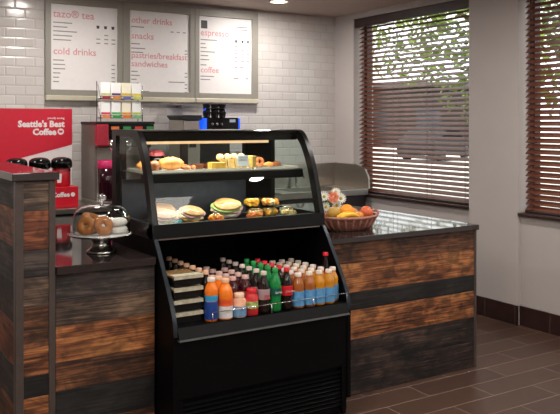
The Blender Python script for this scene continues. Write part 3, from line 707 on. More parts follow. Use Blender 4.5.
def column(spec, xs, ys_, desc, group, first_desc=None):
    first = None
    for k, (x, y) in enumerate(zip(xs, ys_)):
        lab = '%s, %s from the front' % (desc, ORD[k]) if k else (first_desc or desc+', front of its row')
        if first is None: first = bottle(spec, x, y, lab, group)
        else: copy_thing(first, (x, y, ZD), lab)
    
def col_y(n, y0=3.264, d=.0735): return [y0+d*k for k in range(n)]
def lab_text(x, y, z, s, size, m, bot, R=.0335, lbl=None):
    text('lettering', s, size, x, y-R-.0015, z, m, bot, align='CENTER', depth=.0004, label=lbl)
Gb = 'bottles in the open bin'
fs = {}
def front_of(): return [o for o in COL.objects if o.name.startswith('drink_bottle')]
def col(spec, x, n, desc, grp, fd=None, y0=3.264):
    before = set(front_of()); column(spec, [x]*n, col_y(n, y0), desc, grp, fd)
    return [o for o in front_of() if o not in before][0]
b = col(S_sport, 1.638, 1, 'sports drink', Gb, 'orange sports drink bottle with a blue label beside the stacked trays')
col(S_coffee, 1.645, 7, 'tan-capped iced coffee bottle', 'tan-capped coffee bottles', 'dark iced coffee bottle with a tan cap directly behind the sports drink', y0=3.34)
b = col(S_oj, 1.713, 2, 'orange juice bottle', 'orange juice bottles', 'orange juice bottle with a white checked label at the front of the bin')
col(S_punch, 1.716, 5, 'pink-capped bottle behind the orange juice', 'pink-capped punch bottles', y0=3.41)
b = col(S_jar, 1.79, 1, 'jar', Gb, 'short cream-coloured jar with a blue label between orange juice and red bottle')
col(S_punch, 1.79, 5, 'pink-capped bottle behind the cream jar', 'pink-capped punch bottles', y0=3.33)
b = col(S_rcan, 1.861, 1, 'red', Gb, 'short red bottle with a pale green label left of the diet cola')
col(S_punch, 1.861, 4, 'pink-capped bottle behind the short red one', 'pink-capped punch bottles', y0=3.33)
b = col(S_diet, 1.93, 7, 'diet cola bottle with a pale cap', 'diet cola bottles', 'diet cola bottle with silver label at the front of the bin')
lab_text(1.93, 3.264, ZD+.086, 'Diet', .016, L_red, b); lab_text(1.93, 3.264, ZD+.072, 'Coke', .018, L_red, b)
b = col(S_lime, 1.998, 5, 'green soda bottle with a green cap', 'green soda bottles', 'green soda bottle standing left of the red-labelled cola')
lab_text(1.998, 3.264, ZD+.094, 'Sprite', .017, L_white, b)
b = col(S_cola, 2.066, 5, 'cola bottle with a red cap', 'red-capped cola bottles', 'cola bottle with a red label beside the juice bottles')
lab_text(2.066, 3.264, ZD+.094, 'Coca-Cola', .0125, L_white, b)
for k, (x, sp) in enumerate(((2.136, S_juice2), (2.205, S_juice2), (2.273, S_juice), (2.341, S_juice))):
    col(sp, x - (.0 if k < 2 else (.006 if k == 2 else .012)), 6, 'white-capped juice bottle of the %s juice column' % ('first', 'second', 'third', 'fourth')[k], 'white-capped juice bottles', 'juice bottle with blue label, front of the %s juice row from the cola' % ('first', 'second', 'third', 'fourth')[k])
col(S_juice, 2.384, 1, 'juice bottle against the right side panel', 'white-capped juice bottles', 'juice bottle squeezed against the right side panel, at the front', y0=3.305)

S_tall = (.246, .0295, G('cola liquid', '190d0a'), [(.09, .15, L_red)], cap_r, 'cola')
bottle(S_tall, 2.387, 3.374, 'tall cola bottle with a red cap rising behind the juices by the right panel', Gb)
# ---------------------------------------------------------------- packed food trays (left of the bin)
M_tray = mat('tray black', '101011', .25); M_lid = mat('tray paper band', 'b9b29a', .5, var=.2, scale=60); M_food = mat('tray food', 'd9a06c', .6, var=.45, scale=60)
for k in range(4):
    z = ZD+.002+k*.0585
    t = thing('food_tray', (1.53, 3.37, z), '%s black takeaway food tray in the stack at the bin\'s left side' % ('bottom', 'second lowest', 'third lowest', 'top')[k], 'food tray', 'stacked takeaway food trays')
    obj('tray', MB().prism([(1.455, z), (1.595, z), (1.602, z+.038), (1.448, z+.038)], 3.285, 3.455, M_tray, 'y'), t)
    obj('food', MB().box(1.453, 1.597, 3.282, 3.458, z+.0385, z+.046, M_food, .003), t)
    obj('lid', MB().box(1.447, 1.603, 3.276, 3.464, z+.0465, z+.0495, M_clear), t)
    obj('paper_band', MB().box(1.449, 1.601, 3.2735, 3.2755, z+.034, z+.0485, M_lid).box(1.449, 1.601, 3.2735, 3.33, z+.0497, z+.0505, M_lid), t)

# ---------------------------------------------------------------- food on the upper shelf
ZU = 1.2975
M_crust = mat('golden crust', 'c98a45', .5, var=.35, scale=35, bump=.6); M_crust2 = mat('brown crust', '9c5a2c', .5, var=.35, scale=40, bump=.6)
M_glaze = mat('dark glaze', '4a2413', .3, var=.3, scale=30); M_sugar = mat('icing white', 'e6dccd', .6, var=.1); M_butter = mat('yellow cake', 'c79a3c', .6, var=.2, scale=50, bump=.4)
M_cookie = mat('pale cookie', 'd9b98c', .6, var=.2, scale=40, bump=.4)
M_traym = mat('white serving tray', 'cfcac0', .35, var=.04)
for xa, xb, ya, yb, lab in ((1.47, 2.08, 3.645, 3.955, 'long pale serving tray on the left of the upper shelf'), (2.10, 2.385, 3.645, 3.955, 'small white serving tray on the right of the upper shelf')):
    m = MB().box(xa, xb, ya, yb, ZU, ZU+.004, M_traym)
    for q in ((xa, xb, ya, ya+.006), (xa, xb, yb-.006, yb), (xa, xa+.006, ya+.006, yb-.006), (xb-.006, xb, ya+.006, yb-.006)): m.box(*q, ZU+.004, ZU+.012, M_traym)
    tag(obj('serving_tray', m), lab, 'tray')
ZT = ZU+.0045
def roll(name, c, L, R_, rot, mtl, label, cat='pastry', ridges=5, group=None, bend=.25):
    """croissant or roll: bent tapering body with ridges"""
    pts = []; rad = []
    for k in range(13):
        u = -1+2*k/12; a = rot
        px = u*L/2; py = bend*L*(u*u-.3)
        pts.append((c[0]+px*math.cos(a)-py*math.sin(a), c[1]+px*math.sin(a)+py*math.cos(a), c[2]+R_*(1.0)))
        rad.append(max(.004, R_*(1-.75*abs(u)**2.2)*(1+.1*math.cos(k*PI*ridges/6))))
    m = MB().tube(pts, rad, mtl, 10)
    for v in m.bm.verts:
        if v.co.z < c[2]+.003: v.co.z = c[2]
    return tag(obj(name, m), label, cat, group)
def ringcake(name, c, R_, r_, mtl, label, tilt=(0, 0), cat='donut', group=None, sprinkle=None):
    pts = []
    from mathutils import Euler
    E_ = Euler((tilt[0], tilt[1], 0)).to_matrix()
    n = 20; s = MB(); cc = Vector(c)
    bmv = []
    for i in range(n):
        a = 2*PI*i/n
        row = []
        for j in range(10):
            b2 = 2*PI*j/10; rr = r_*(1+.05*math.sin(3*a))
            row.append(s.bm.verts.new(cc+E_ @ Vector(((R_+rr*math.cos(b2))*math.cos(a), (R_+rr*math.cos(b2))*math.sin(a), rr*.85*math.sin(b2)))))
        bmv.append(row)
    for i in range(n):
        for j in range(10):
            f = s.bm.faces.new([bmv[i][j], bmv[(i+1) % n][j], bmv[(i+1) % n][(j+1) % 10], bmv[i][(j+1) % 10]]); f.smooth = True
    s.mi(mtl)
    return tag(obj(name, s), label, cat, group)
roll('croissant', (1.52, 3.70, ZT), .075, .028, .5, M_crust2, 'small brown roll at the left end of the upper shelf')
roll('pastry_roll', (1.635, 3.74, ZT), .14, .037, -.25, M_crust, 'large golden roll on the left of the upper shelf', bend=.12)
roll('croissant', (1.52, 3.85, ZT), .1, .028, .9, M_crust, 'golden roll at the back left corner of the upper shelf')
r = thing('jam_pot', (1.6, 3.86, ZT), 'dark round pot with a pinkish red lid behind the golden rolls', 'pot')
obj('pot', MB().lathe([(0, 0), (.036, 0), (.045, .045), (.045, .075), (0, .075)], (1.6, 3.86, ZT), M_blackg, 20), r)
obj('lid', MB().lathe([(.046, .0755), (.046, .09), (.03, .105), (0, .11)], (1.6, 3.86, ZT), mat('pot lid', 'a84a52', .4, var=.25), 20), r)
for k, (x, y, l_) in enumerate(((1.72, 3.72, .06), (1.765, 3.745, .06), (1.745, 3.80, .055))):
    roll('small_pastry', (x, y, ZT), l_, .013, .3+k, (M_crust2, M_crust2, M_crust)[k], ('small brown pastry right of the golden roll', 'small brown pastry beside the dark cakes', 'small golden pastry behind the brown ones')[k], group='small pastries on the upper shelf')
for k, (x, y) in enumerate(((1.82, 3.80), (1.88, 3.79))):
    m = MB().box(x-.027, x+.027, y-.03, y+.03, ZT, ZT+.03, M_glaze, .006); tag(obj('brownie', m), ('dark brownie slice left of the yellow cake', 'dark brownie slice touching the yellow cake')[k], 'cake', 'dark brownies on the upper shelf')
m = MB().prism([(1.845, 3.67), (1.925, 3.66), (1.93, 3.74), (1.86, 3.75)], ZT, ZT+.038, M_butter, 'z'); tag(obj('cake_slice', m), 'yellow cake slice left of the bagged cookies', 'cake')
M_bag = glass('cellophane', 'fbf9f4', .1, .8)
for k in range(4):
    x = 1.935+k*.0445
    t = thing('cookie_bag', (x, 3.73, ZT), 'clear bag of pale cookies on a yellow card, %s in the line' % ('first', 'second', 'third', 'fourth')[k], 'snack bag', 'bagged cookies on the upper shelf')
    obj('card', MB().rbox((x, 3.705, ZT+.028), (.038, .012, .05), (-.25, 0, 0), mat('yellow card', 'a98c50', .5, var=.25, scale=60)), t, 'yellow card')
    for q in range(3):
        obj('cookie', MB().lathe([(0, -.006), (.018, -.005), (.02, 0), (.018, .005), (0, .006)], (x-.003+.004*q, 3.735+q*.016, ZT+.062), M_cookie, 14, axis='y'), t)
    obj('wrapper', MB().box(x-.0202, x+.0202, 3.72, 3.79, ZT+.0, ZT+.095, M_bag, .01), t)
t = thing('price_card', (2.035, 3.665, ZT), 'white price card leaning on the bagged cookies', 'card')
obj('card', MB().rbox((2.035, 3.668, ZT+.045), (.068, .002, .06), (-.2, 0, -.08), mat('price card white', 'cfd6dc', .5, var=.03)), t)
mm = MB()
for q in range(5): mm.rbox((2.035, 3.6663+.0022*(q-2)*-1*-.9, ZT+.045+.009*(2-q)), (.05-.008*(q % 2), .0006, .003), (-.2, 0, -.08), M_ink)
obj('print', mm, t)
t = tag(obj('snack_box', MB().box(2.092, 2.12, 3.66, 3.73, ZT+.0, ZT+.07, mat('yellow box', 'a98c48', .5, var=.2, scale=50), .003)), 'small yellow snack box right of the price card', 'box')
ringcake('donut', (2.165, 3.77, ZT+.013), .022, .014, M_crust2, 'small brown ring donut nearest the yellow box', group='small donuts on the upper shelf')
roll('croissant', (2.16, 3.845, ZT), .07, .02, .4, M_crust, 'small golden roll behind the brown ring donut')
ringcake('donut', (2.213, 3.79, ZT+.028), .02, .013, M_crust2, 'ring donut standing upright among the rolls', tilt=(1.2, 0), group='small donuts on the upper shelf')
for k, (x, y) in enumerate(((2.255, 3.755), (2.305, 3.765), (2.34, 3.80))):
    roll('finger_roll', (x, y, ZT), .075, .015, .1+.2*k, (M_crust, M_crust2, M_crust2)[k], '%s brown finger roll on the small white tray' % ('leftmost', 'middle', 'rightmost')[k], group='finger rolls on the upper shelf', bend=.05)

# ---------------------------------------------------------------- wrapped food on the lower deck of the case
ZL = 1.018
M_bread = mat('sandwich bread', 'b08552', .7, var=.4, scale=45, bump=.4); M_ham = mat('ham filling', 'b98a90', .6, var=.3, scale=60); M_cheese = mat('cheese filling', 'e0b040', .5); M_lett = mat('lettuce filling', '7f9a50', .6, var=.4, scale=60); M_toast = mat('toasted bread', 'b07a42', .7, var=.35, scale=50, bump=.4)
M_pink = mat('salmon wrap filling', 'd0a08c', .6, var=.35, scale=25)
def sandwich(x, y, w_, d_, label, rz=0, fill=(M_ham, M_cheese, M_lett), h=.095, bread=M_bread):
    """wrapped sandwich leaning back so that its layered edge and top face the glass"""
    t = thing('sandwich_pack', (x, y, ZL), label, 'sandwich', 'wrapped sandwiches on the lower deck')
    rr = random.Random(int(x*997)); T = Matrix.Translation((x, y, ZL+h*.5+.014)) @ Matrix.Rotation(rz, 4, 'Z') @ Matrix.Rotation(.36, 4, 'X')
    th = h*.62/(len(fill)+2); zz = -h*.31
    def slab(mb, k, m_, r0, thick, jag):
        q = MB(); n = 18; o_ = [1+rr.uniform(-jag, jag) for _ in range(n)]
        z = zz+k*th; prof = [(0, z), (.93, z), (1, z+thick*.3), (1, z+thick*.7), (.93, z+thick), (0, z+thick*1.15)]
        q.lathe(prof, (0, 0, 0), m_, n, w_*.5*r0, d_*.5*r0, wob=lambda kk, hh: o_[kk]-1)
        q.bm.transform(T @ Matrix.Translation((rr.uniform(-.004, .004), -.004*k, 0))); mb.merge(q)
    m = MB(); slab(m, 0, bread, .93, th*.98, .03); slab(m, len(fill)+1, bread, .9, th*1.1, .05); obj('bread', m, t)
    for k, fm in enumerate(fill):
        m = MB(); slab(m, k+1, fm, 1.0, th*.98, .13); obj('filling', m, t)
    q = MB().ball((0, 0, 0), 1, M_bag, (w_*.56, d_*.58, h*.42), 16); q.bm.transform(T); obj('wrapper', q, t, 'clear wrapper')
    return t
WR = mat('pink wrap', 'b98c72', .6, var=.35, scale=30)
s1 = sandwich(1.545, 3.64, .15, .13, 'pale pinkish wrapped sandwich at the left end of the lower deck', fill=(M_pink, M_lett, M_pink), bread=WR, h=.085)
obj('sticker', MB().rbox((1.60, 3.562, ZL+.03), (.04, .001, .022), (-.3, 0, 0), mat('teal sticker', '3fa0ac', .4)), s1, 'teal sticker')
sandwich(1.705, 3.65, .14, .13, 'white and yellow layered sandwich pack beside the orange fruit cup', rz=.15, fill=(M_cheese, M_sugar, M_ham), h=.09)
sandwich(1.945, 3.69, .165, .15, 'large layered sandwich pack in the middle of the lower deck', rz=-.35, fill=(M_ham, M_sugar, M_ham, M_lett), h=.115)
sandwich(2.03, 3.875, .13, .11, 'layered sandwich pack standing behind the large one', rz=-.2, fill=(M_ham, M_cheese), h=.1)
sandwich(1.63, 3.84, .14, .13, 'wrapped sandwich at the back left of the lower deck', fill=(M_cheese, M_ham), h=.09)
def fruit_cup(x, y, z, R_, cols, label, h=.058):
    t = thing('fruit_cup', (x, y, z), label, 'fruit cup', 'clear cups of cut fruit')
    rr = random.Random(int(x*1000)); m = MB(); cs = [mat('fruit '+c_, c_, .3, var=.15) for c_ in cols]
    for q in range(44):
        a = rr.uniform(0, 2*PI); d = R_*.74*math.sqrt(rr.random())
        m.rbox((x+d*math.cos(a), y+d*math.sin(a)*.9, z+.0185+(h-.038)*rr.random()), (.024, .022, .02), (rr.uniform(0, 3), rr.uniform(0, 3), 0), cs[q % len(cs)], .004)
    obj('cut_fruit', m, t)
    obj('cup', MB().lathe([(0, .0003), (R_*.8, .0003), (R_*.98, h*.8), (R_*1.02, h*.82), (R_*1.02, h*.88)], (x, y, z), M_clear, 18, sy=.9), t, 'clear cup')
    obj('lid', MB().lathe([(R_*1.02, h*.885), (R_*.95, h), (0, h)], (x, y, z), M_clear, 18, sy=.9), t, 'clear lid')
fruit_cup(1.832, 3.595, ZL, .043, ('e0762a', 'd94f2a', 'e0a63c'), 'orange fruit cup between the two sandwich packs at the front')
fruit_cup(2.075, 3.61, ZL, .044, ('d9662c', 'b0b24a', 'e09a3a'), 'fruit cup at the bottom of the pile, front left')
fruit_cup(2.15, 3.73, ZL, .05, ('e0a93a', 'd9762c'), 'fruit cup under the yellow cup in the pile')
fruit_cup(2.135, 3.735, ZL+.0585, .05, ('e2b23c', 'c98a2c'), 'yellow fruit cup on top of the pile, left one')
fruit_cup(2.25, 3.72, ZL, .052, ('d9ae6a', 'e09a3a'), 'fruit cup under the orange cup in the pile')
fruit_cup(2.24, 3.715, ZL+.0585, .054, ('e6842e', 'e8a24c', 'd8d0b0'), 'orange fruit cup on top of the pile, right one', h=.055)
fruit_cup(2.30, 3.61, ZL, .046, ('cfc48a', 'a7b05a', 'd9b07a'), 'pale green fruit cup at the right end of the lower deck')
fruit_cup(2.365, 3.74, ZL, .04, ('cfc8b8', 'c89a6a'), 'small pale cup beside the right end glass')

# ---------------------------------------------------------------- cake stand with dome
cx, cy = 1.237, 3.68
M_silver = mat('polished silver', 'd6d2cc', .14, 1, var=.04)
r = thing('cake_stand', (cx, cy, .91), 'silver pedestal cake stand on the left counter', 'cake stand')
zc = .9105
obj('foot', MB().lathe([(0, 0), (.074, 0), (.076, .005), (.070, .013), (.054, .026), (.045, .04), (.046, .054), (.056, .068), (.06, .0795), (0, .0795)], (cx, cy, zc), M_silver, 32), r)
obj('plate', MB().lathe([(0, .08), (.12, .08), (.15, .085), (.166, .092), (.167, .096), (.15, .093), (.12, .089), (0, .089)], (cx, cy, zc), M_silver, 40), r)
ZP = zc+.0895
tag(obj('paper_doily', MB().lathe([(0, 0), (.142, .004), (.142, .0048), (0, .0008)], (cx, cy, ZP+.0002), M_white, 36, wob=lambda k, h: .03*(k % 2))), 'white paper doily under the donuts on the cake stand', 'doily')
ZP += .005
M_don = mat('fried donut', 'a8642a', .5, var=.25, scale=40, bump=.5); M_pow = mat('powdered sugar', 'd9d2cc', .8, var=.08, scale=60, bump=.4)
gd = 'donuts under the glass dome'
ringcake('donut', (cx-.02, cy-.085, ZP+.05), .029, .021, M_don, 'brown donut standing upright with its hole facing the front', tilt=(1.2, .15), group=gd)
ringcake('donut', (cx-.088, cy-.03, ZP+.046), .027, .021, M_don, 'brown donut leaning at the left front of the dome', tilt=(.85, -.9), group=gd)
ringcake('donut', (cx-.045, cy+.03, ZP+.068), .03, .022, M_don, 'brown donut on top of the pile at the back left', tilt=(.5, .2), group=gd)
ringcake('donut', (cx-.04, cy+.05, ZP+.02), .03, .02, M_don, 'brown donut lying flat at the back left of the stand', group=gd)
ringcake('powdered_donut', (cx+.067, cy-.035, ZP+.019), .032, .0215, M_pow, 'white powdered donut at the bottom of the right stack', group=gd)
ringcake('powdered_donut', (cx+.066, cy-.033, ZP+.0555), .032, .0215, M_pow, 'white powdered donut on top of the right stack', group=gd)
ringcake('powdered_donut', (cx+.055, cy+.065, ZP+.019), .028, .019, M_pow, 'white powdered donut at the back of the stand', group=gd)
r = thing('glass_dome', (cx, cy, ZP), 'clear glass dome with a ball knob covering the donuts', 'dome')
obj('dome', MB().lathe([(.139, 0), (.139, .075), (.134, .10), (.118, .122), (.09, .136), (.05, .143), (0, .145)], (cx, cy, ZP+.001), M_dome, 44), r)
obj('rim', MB().tube([(cx+.139*math.cos(2*PI*k/40), cy+.139*math.sin(2*PI*k/40), ZP+.003) for k in range(40)], .0022, M_dome, 6, closed=True), r)
obj('knob', MB().lathe([(0, .145), (.012, .146), (.008, .156), (.02, .166), (.023, .178), (.018, .19), (0, .196)], (cx, cy, ZP+.001), mat('solid glass knob', 'e8ecec', .03, trans=.9), 20), r)

# ---------------------------------------------------------------- fruit basket
bx, by, bz = 2.79, 3.72, .9085
r = thing('fruit_basket', (bx, by, bz), 'oval woven wicker basket full of fruit on the right counter', 'basket')
M_wick = mat('wicker', '7d4a3c', .55, var=.35, scale=70, bump=.5); M_wickl = mat('light wicker', 'a06a58', .55, var=.3, scale=60)
m = MB(); N = 48
for q in range(7):
    z = bz+.0075+q*.0102; f = .72+.28*(q/6)**.8
    m.tube([(bx+.195*f*math.cos(2*PI*k/N), by+.14*f*math.sin(2*PI*k/N), z+.0035*math.sin(PI*k+q*PI)) for k in range(N)], .0062, M_wick, 6, closed=True)
obj('woven_wall', m, r)
for k in range(24):
    a = 2*PI*k/24
    obj('stake', MB().tube([(bx+.147*math.cos(a), by+.106*math.sin(a), bz+.0075), (bx+.175*math.cos(a), by+.126*math.sin(a), bz+.03), (bx+.203*math.cos(a), by+.146*math.sin(a), bz+.075)], .006, M_wickl, 6), r)
obj('rim', MB().tube([(bx+.205*math.cos(2*PI*k/N), by+.148*math.sin(2*PI*k/N), bz+.079+.004*abs(math.cos(2*PI*k/N))) for k in range(N)], .009, M_wickl, 8, closed=True), r)
obj('base', MB().lathe([(0, 0), (1, 0), (1, .006), (0, .006)], (bx, by, bz+.0005), M_wick, 32, sx=.14, sy=.1), r)
for s in (-1, 1):
    obj('handle', MB().tube([(bx+s*(.2+.03*math.sin(PI*k/8)), by+.05*math.cos(PI*k/8), bz+.085+.014*math.sin(PI*k/8)) for k in range(9)], .008, M_wickl, 8), r)
def fruit(name, x, y, z, R_, col_, label, sc=(1, 1, .95), stem=True, col2=None):
    mt = mat('skin '+name+col_, col_, .38, var=.14, scale=14, bump=.15)
    t = thing(name, (x, y, z-R_), label, name.replace('_', ' '), 'fruit in the basket')
    obj('flesh', MB().ball((x, y, z), R_, mt, sc, 18), t)
    if stem: obj('stem', MB().tube([(x, y, z+R_*sc[2]*.97), (x+.002, y, z+R_*sc[2]+.005)], .0025, M_wick, 6), t)
fruit('orange', 2.768, 3.69, bz+.112, .045, 'f59a1c', 'bright orange on top of the basket')
fruit('mango', 2.68, 3.70, bz+.105, .04, 'b9913a', 'green-gold mango left of the bright orange', (1.1, .9, 1))
fruit('peach', 2.925, 3.70, bz+.094, .042, 'd9683c', 'red peach at the right end of the basket')
fruit('peach', 2.885, 3.79, bz+.08, .04, 'e09048', 'yellow peach behind the red peach')
fruit('apple', 2.845, 3.67, bz+.08, .03, 'd98e3c', 'small orange-gold apple between the orange and the red peach')
fruit('apple', 2.632, 3.735, bz+.068, .032, 'c9683c', 'reddish apple at the left end of the basket')
fruit('apple', 2.78, 3.78, bz+.06, .042, 'a8a83a', 'green-yellow apple at the back of the basket')
fruit('orange', 2.86, 3.74, bz+.035, .036, 'ef9226', 'orange buried in the middle of the basket')
for k in range(2):
    t = thing('banana', (2.77, 3.61+.03*k, bz+.07), ('front', 'rear')[k]+' yellow banana lying across the front of the basket', 'banana', 'fruit in the basket')
    pts = [(2.655+.15*u, 3.612+.03*k, bz+.084+.022*(1-(2*u-1)**2)-.004) for u in [i/10 for i in range(11)]]
    obj('peel', MB().tube(pts, [.005, .011, .014, .0155, .016, .016, .016, .0155, .014, .011, .005], mat('banana yellow', 'eeb52c', .4, var=.1), 8), t)
    obj('tip', MB().tube([pts[-1], (pts[-1][0]+.012, pts[-1][1], pts[-1][2]-.002)], .004, M_glaze, 6), t)

# ---------------------------------------------------------------- flower bouquet in a small vase
fx, fy = 2.80, 3.93
r = thing('flower_vase', (fx, fy, bz), 'small vase of white daisies and a peach rose behind the basket', 'flowers')
obj('vase', MB().lathe([(0, 0), (.03, 0), (.038, .03), (.03, .065), (.02, .08), (.024, .09), (.021, .09), (.017, .08), (0, .078)], (fx, fy, bz), mat('vase glass', '9fb0ac', .08, trans=.6), 20), r)
M_petal = mat('daisy petal', 'e8e6df', .6, var=.05); M_disc = mat('daisy centre', 'b2a53a', .7, var=.3); M_rose = mat('rose petal', 'f0a080', .55, var=.12, scale=40); M_stem = mat('flower stem', '4c6a3a', .6)
def head(c, kind, R_, n):
    c = Vector(c); nn = Vector(n).normalized(); rot = nn.to_track_quat('Z', 'Y').to_matrix().to_4x4(); T = Matrix.Translation(c) @ rot
    st = obj('stem', MB().tube([(fx, fy, bz+.05), (fx+(c.x-fx)*.5, fy+(c.y-fy)*.4, c.z-.05), tuple(c-nn*.006)], .0025, M_stem, 6), r)
    if kind == 'daisy':
        m = MB()
        for k in range(14):
            a = 2*PI*k/14
            t = MB(); t.ball((0, 0, 0), .5, M_petal, (1, .32, .1), 8); t.bm.transform(T @ Matrix.Rotation(a, 4, 'Z') @ Matrix.Translation((R_*.62, 0, .002)) @ Matrix.Rotation(-.2, 4, 'Y') @ Matrix.Scale(R_*.8, 4)); m.merge(t)
        obj('daisy_petals', m, st, 'white petals')
        m = MB().ball((0, 0, 0), R_*.28, M_disc, (1, 1, .5), 10); m.bm.transform(T @ Matrix.Translation((0, 0, .004))); obj('daisy_centre', m, st)
    else:
        m = MB()
        for ringi, (nr, rr, tl) in enumerate(((3, .25, 1.35), (5, .5, 1.05), (7, .75, .75))):
            for k in range(nr):
                a = 2*PI*k/nr+ringi*.5
                t = MB(); t.ball((0, 0, 0), .5, M_rose, (1, .9, .16), 8); t.bm.transform(T @ Matrix.Rotation(a, 4, 'Z') @ Matrix.Translation((R_*rr, 0, R_*.3)) @ Matrix.Rotation(-tl, 4, 'Y') @ Matrix.Scale(R_*1.0, 4)); m.merge(t)
        m.ball(tuple(c+nn*.006), R_*.35, M_rose, (1, 1, 1), 8)
        obj('rose_petals', m, st, 'peach petals')
view = Vector((-.55, -.8, .25))
head((2.735, 3.88, 1.095), 'daisy', .034, view+Vector((-.2, 0, .3)))
head((2.74, 3.87, 1.03), 'daisy', .032, view+Vector((-.4, 0, -.1)))
head((2.795, 3.87, 1.087), 'rose', .034, view)
head((2.878, 3.90, 1.075), 'daisy', .037, view+Vector((.3, 0, .1)))
head((2.825, 3.87, 1.035), 'daisy', .032, view+Vector((.1, 0, -.2)))
head((2.86, 3.93, 1.115), 'daisy', .032, view+Vector((.1, 0, .5)))
m = MB(); rr = random.Random(4)
for k in range(26):
    t = MB(); t.ball((0, 0, 0), .5, M_stem, (1, .4, .06), 6)
    a = rr.uniform(0, 2*PI); t.bm.transform(Matrix.Translation((fx+.05*math.cos(a), fy-.02+.04*math.sin(a), rr.uniform(1.0, 1.07))) @ Matrix.Rotation(a, 4, 'Z') @ Matrix.Rotation(rr.uniform(-1, .3), 4, 'Y') @ Matrix.Scale(.05, 4)); m.merge(t)
obj('leaves', m, r, 'green leaves')

# ---------------------------------------------------------------- outdoors beyond the windows
M_pave = mat('sunlit paving', 'c9c2b8', .8, var=.06, scale=.8); M_bark = mat('bark', '4c3a2c', .9, var=.3, scale=8)
M_leafm = mat('leaf green', '5c7020', .6, var=.5, scale=3); M_leafd = mat('leaf dark green', '3a4f20', .6, var=.5, scale=3)
struct('pavement', MB().box(XR+.3, 90, -60, 90, -.25, -.05, M_pave))
def tree(x, y, h, R_, n, seed, mtl, label):
    rr = random.Random(seed); t = thing('leafy_tree', (x, y, -.05), label, 'tree', 'trees outside the windows')
    m = MB().tube([(x, y, -.05), (x+.05, y, h*.3), (x-.05, y+.05, h*.6), (x, y, h*.85)], [.14, .11, .08, .03], M_bark, 8)
    for k in range(8):
        a = rr.uniform(0, 2*PI); z = h*rr.uniform(.4, .75); m.tube([(x, y, z), (x+R_*.4*math.cos(a), y+R_*.4*math.sin(a), z+.4), (x+R_*.75*math.cos(a), y+R_*.75*math.sin(a), z+.6)], [.05, .03, .01], M_bark, 6)
    obj('trunk', m, t)
    bm = bmesh.new()
    for k in range(n):
        u = rr.random()**.45; a = rr.uniform(0, 2*PI); ph = math.acos(rr.uniform(-1, 1))
        clx = Vector((x+R_*u*math.sin(ph)*math.cos(a), y+R_*u*math.sin(ph)*math.sin(a), h*.66+R_*.75*u*math.cos(ph)))
        ax = Vector((rr.uniform(-1, 1), rr.uniform(-1, 1), rr.uniform(-.6, .6))).normalized(); bx_ = ax.cross(Vector((rr.uniform(-1, 1), rr.uniform(-1, 1), 1))).normalized(); s = rr.uniform(.06, .13)
        bm.faces.new([bm.verts.new(clx+ax*s), bm.verts.new(clx+bx_*s*.5), bm.verts.new(clx-ax*s), bm.verts.new(clx-bx_*s*.5)])
    q = MB(); q.bm.free(); q.bm = bm; q.mi(mtl); obj('crown', q, t, 'loose green crown')
def ray(u, D):   # a spot D metres along the floor from the origin towards heading u degrees from +y
    a = math.radians(u); return D*math.sin(a), D*math.cos(a)
for k, (hd, D, h, R_, n, mt, lab) in enumerate(((48.6, 14, 5.2, 2.5, 2900, M_leafm, 'yellow-green tree behind the beside-sink blind, nearest the glass'), (35.5, 20, 7.2, 3.2, 2600, M_leafm, 'tall yellow-green tree seen through the upper slats'),
        (33, 27, 6.4, 2.6, 1800, M_leafd, 'darker green tree farther off behind the blind'), (59, 10, 4.6, 1.6, 1500, M_leafd, 'dark green tree behind the right-hand blind'), (62, 18, 5.6, 2.4, 2000, M_leafm, 'yellow-green tree beyond the right-hand blind'))):
    x, y = ray(hd, D); tree(x, y, h, R_, n, 11+k, mt, lab)
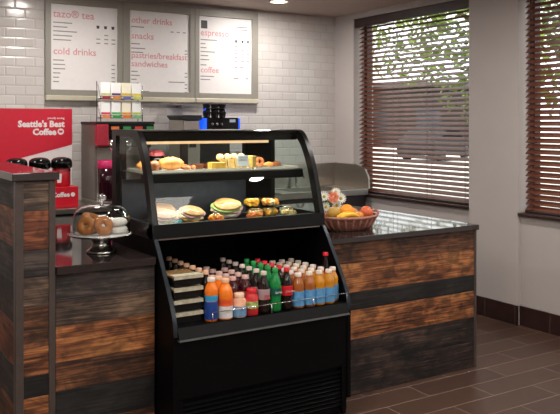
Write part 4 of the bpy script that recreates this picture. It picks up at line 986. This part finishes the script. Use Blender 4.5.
def building(hd, D, w_, h, label):
    x, y = ray(hd, D); t = thing('distant_building', (x, y, -.05), label, 'building', 'buildings outside the windows')
    m = MB().box(-w_/2, w_/2, -4, 4, 0, h, mat('brown facade', '23160f', .8, var=.2, scale=.6)); m.bm.transform(Matrix.Translation((x, y, -.05)) @ Matrix.Rotation(-math.radians(hd), 4, 'Z')); obj('wall', m, t)
    m = MB().box(-w_/2-.4, w_/2+.4, -4.4, 4.4, h+.001, h+.35, mat('roof dark', '4a4240', .7)); m.bm.transform(Matrix.Translation((x, y, -.05)) @ Matrix.Rotation(-math.radians(hd), 4, 'Z')); obj('roof', m, t)
    n = int(w_/4)
    for k in range(n):
        xx = -w_/2+2+k*4; m = MB().box(xx-.9, xx+.9, -4.05, -3.99, 1, 2.6, mat('far window', '30343a', .1)); m.bm.transform(Matrix.Translation((x, y, -.05)) @ Matrix.Rotation(-math.radians(hd), 4, 'Z')); obj('window_pane', m, t)
building(38, 62, 26, 4.4, 'low brown building across the car park behind the beside-sink blind')
building(66, 60, 22, 4.6, 'low brown building across the car park behind the right-hand blind')
def car(hd, D, rz, colr, label):
    x, y = ray(hd, D); t = thing('parked_car', (x, y, -.05), label, 'car', 'cars parked outside')
    T = Matrix.Translation((x, y, -.05)) @ Matrix.Rotation(rz, 4, 'Z')
    pa = mat('car paint '+colr, colr, .7, 0)
    m = MB().prism([(-2.1, .3), (2.1, .3), (2.15, .6), (2.05, .78), (1.2, .9), (.65, 1.38), (-.9, 1.42), (-1.7, 1.0), (-2.1, .92), (-2.15, .6)], -.85, .85, pa, 'y'); m.bm.transform(T); obj('body', m, t)
    for s in (-1, 1):
        m = MB().prism([(-1.45, .98), (1.0, .94), (.6, 1.32), (-.85, 1.35)], s*.852-.006, s*.852+.006, mat('car glass', '15181b', .08), 'y'); m.bm.transform(T); obj('side_window', m, t)
        for wx in (-1.3, 1.3):
            m = MB().lathe([(0, -.1), (.2, -.1), (.32, -.09), (.32, .09), (.2, .1), (0, .1)], (wx, s*.78, .32), M_blackp, 20, axis='y'); m.bm.transform(T); obj('wheel', m, t)
car(43.5, 34, .4, '141416', 'dark grey car parked outside, seen between the slats of the beside-sink blind')
car(58, 26, .3, '6a3038', 'dark red car parked outside behind the right-hand blind')
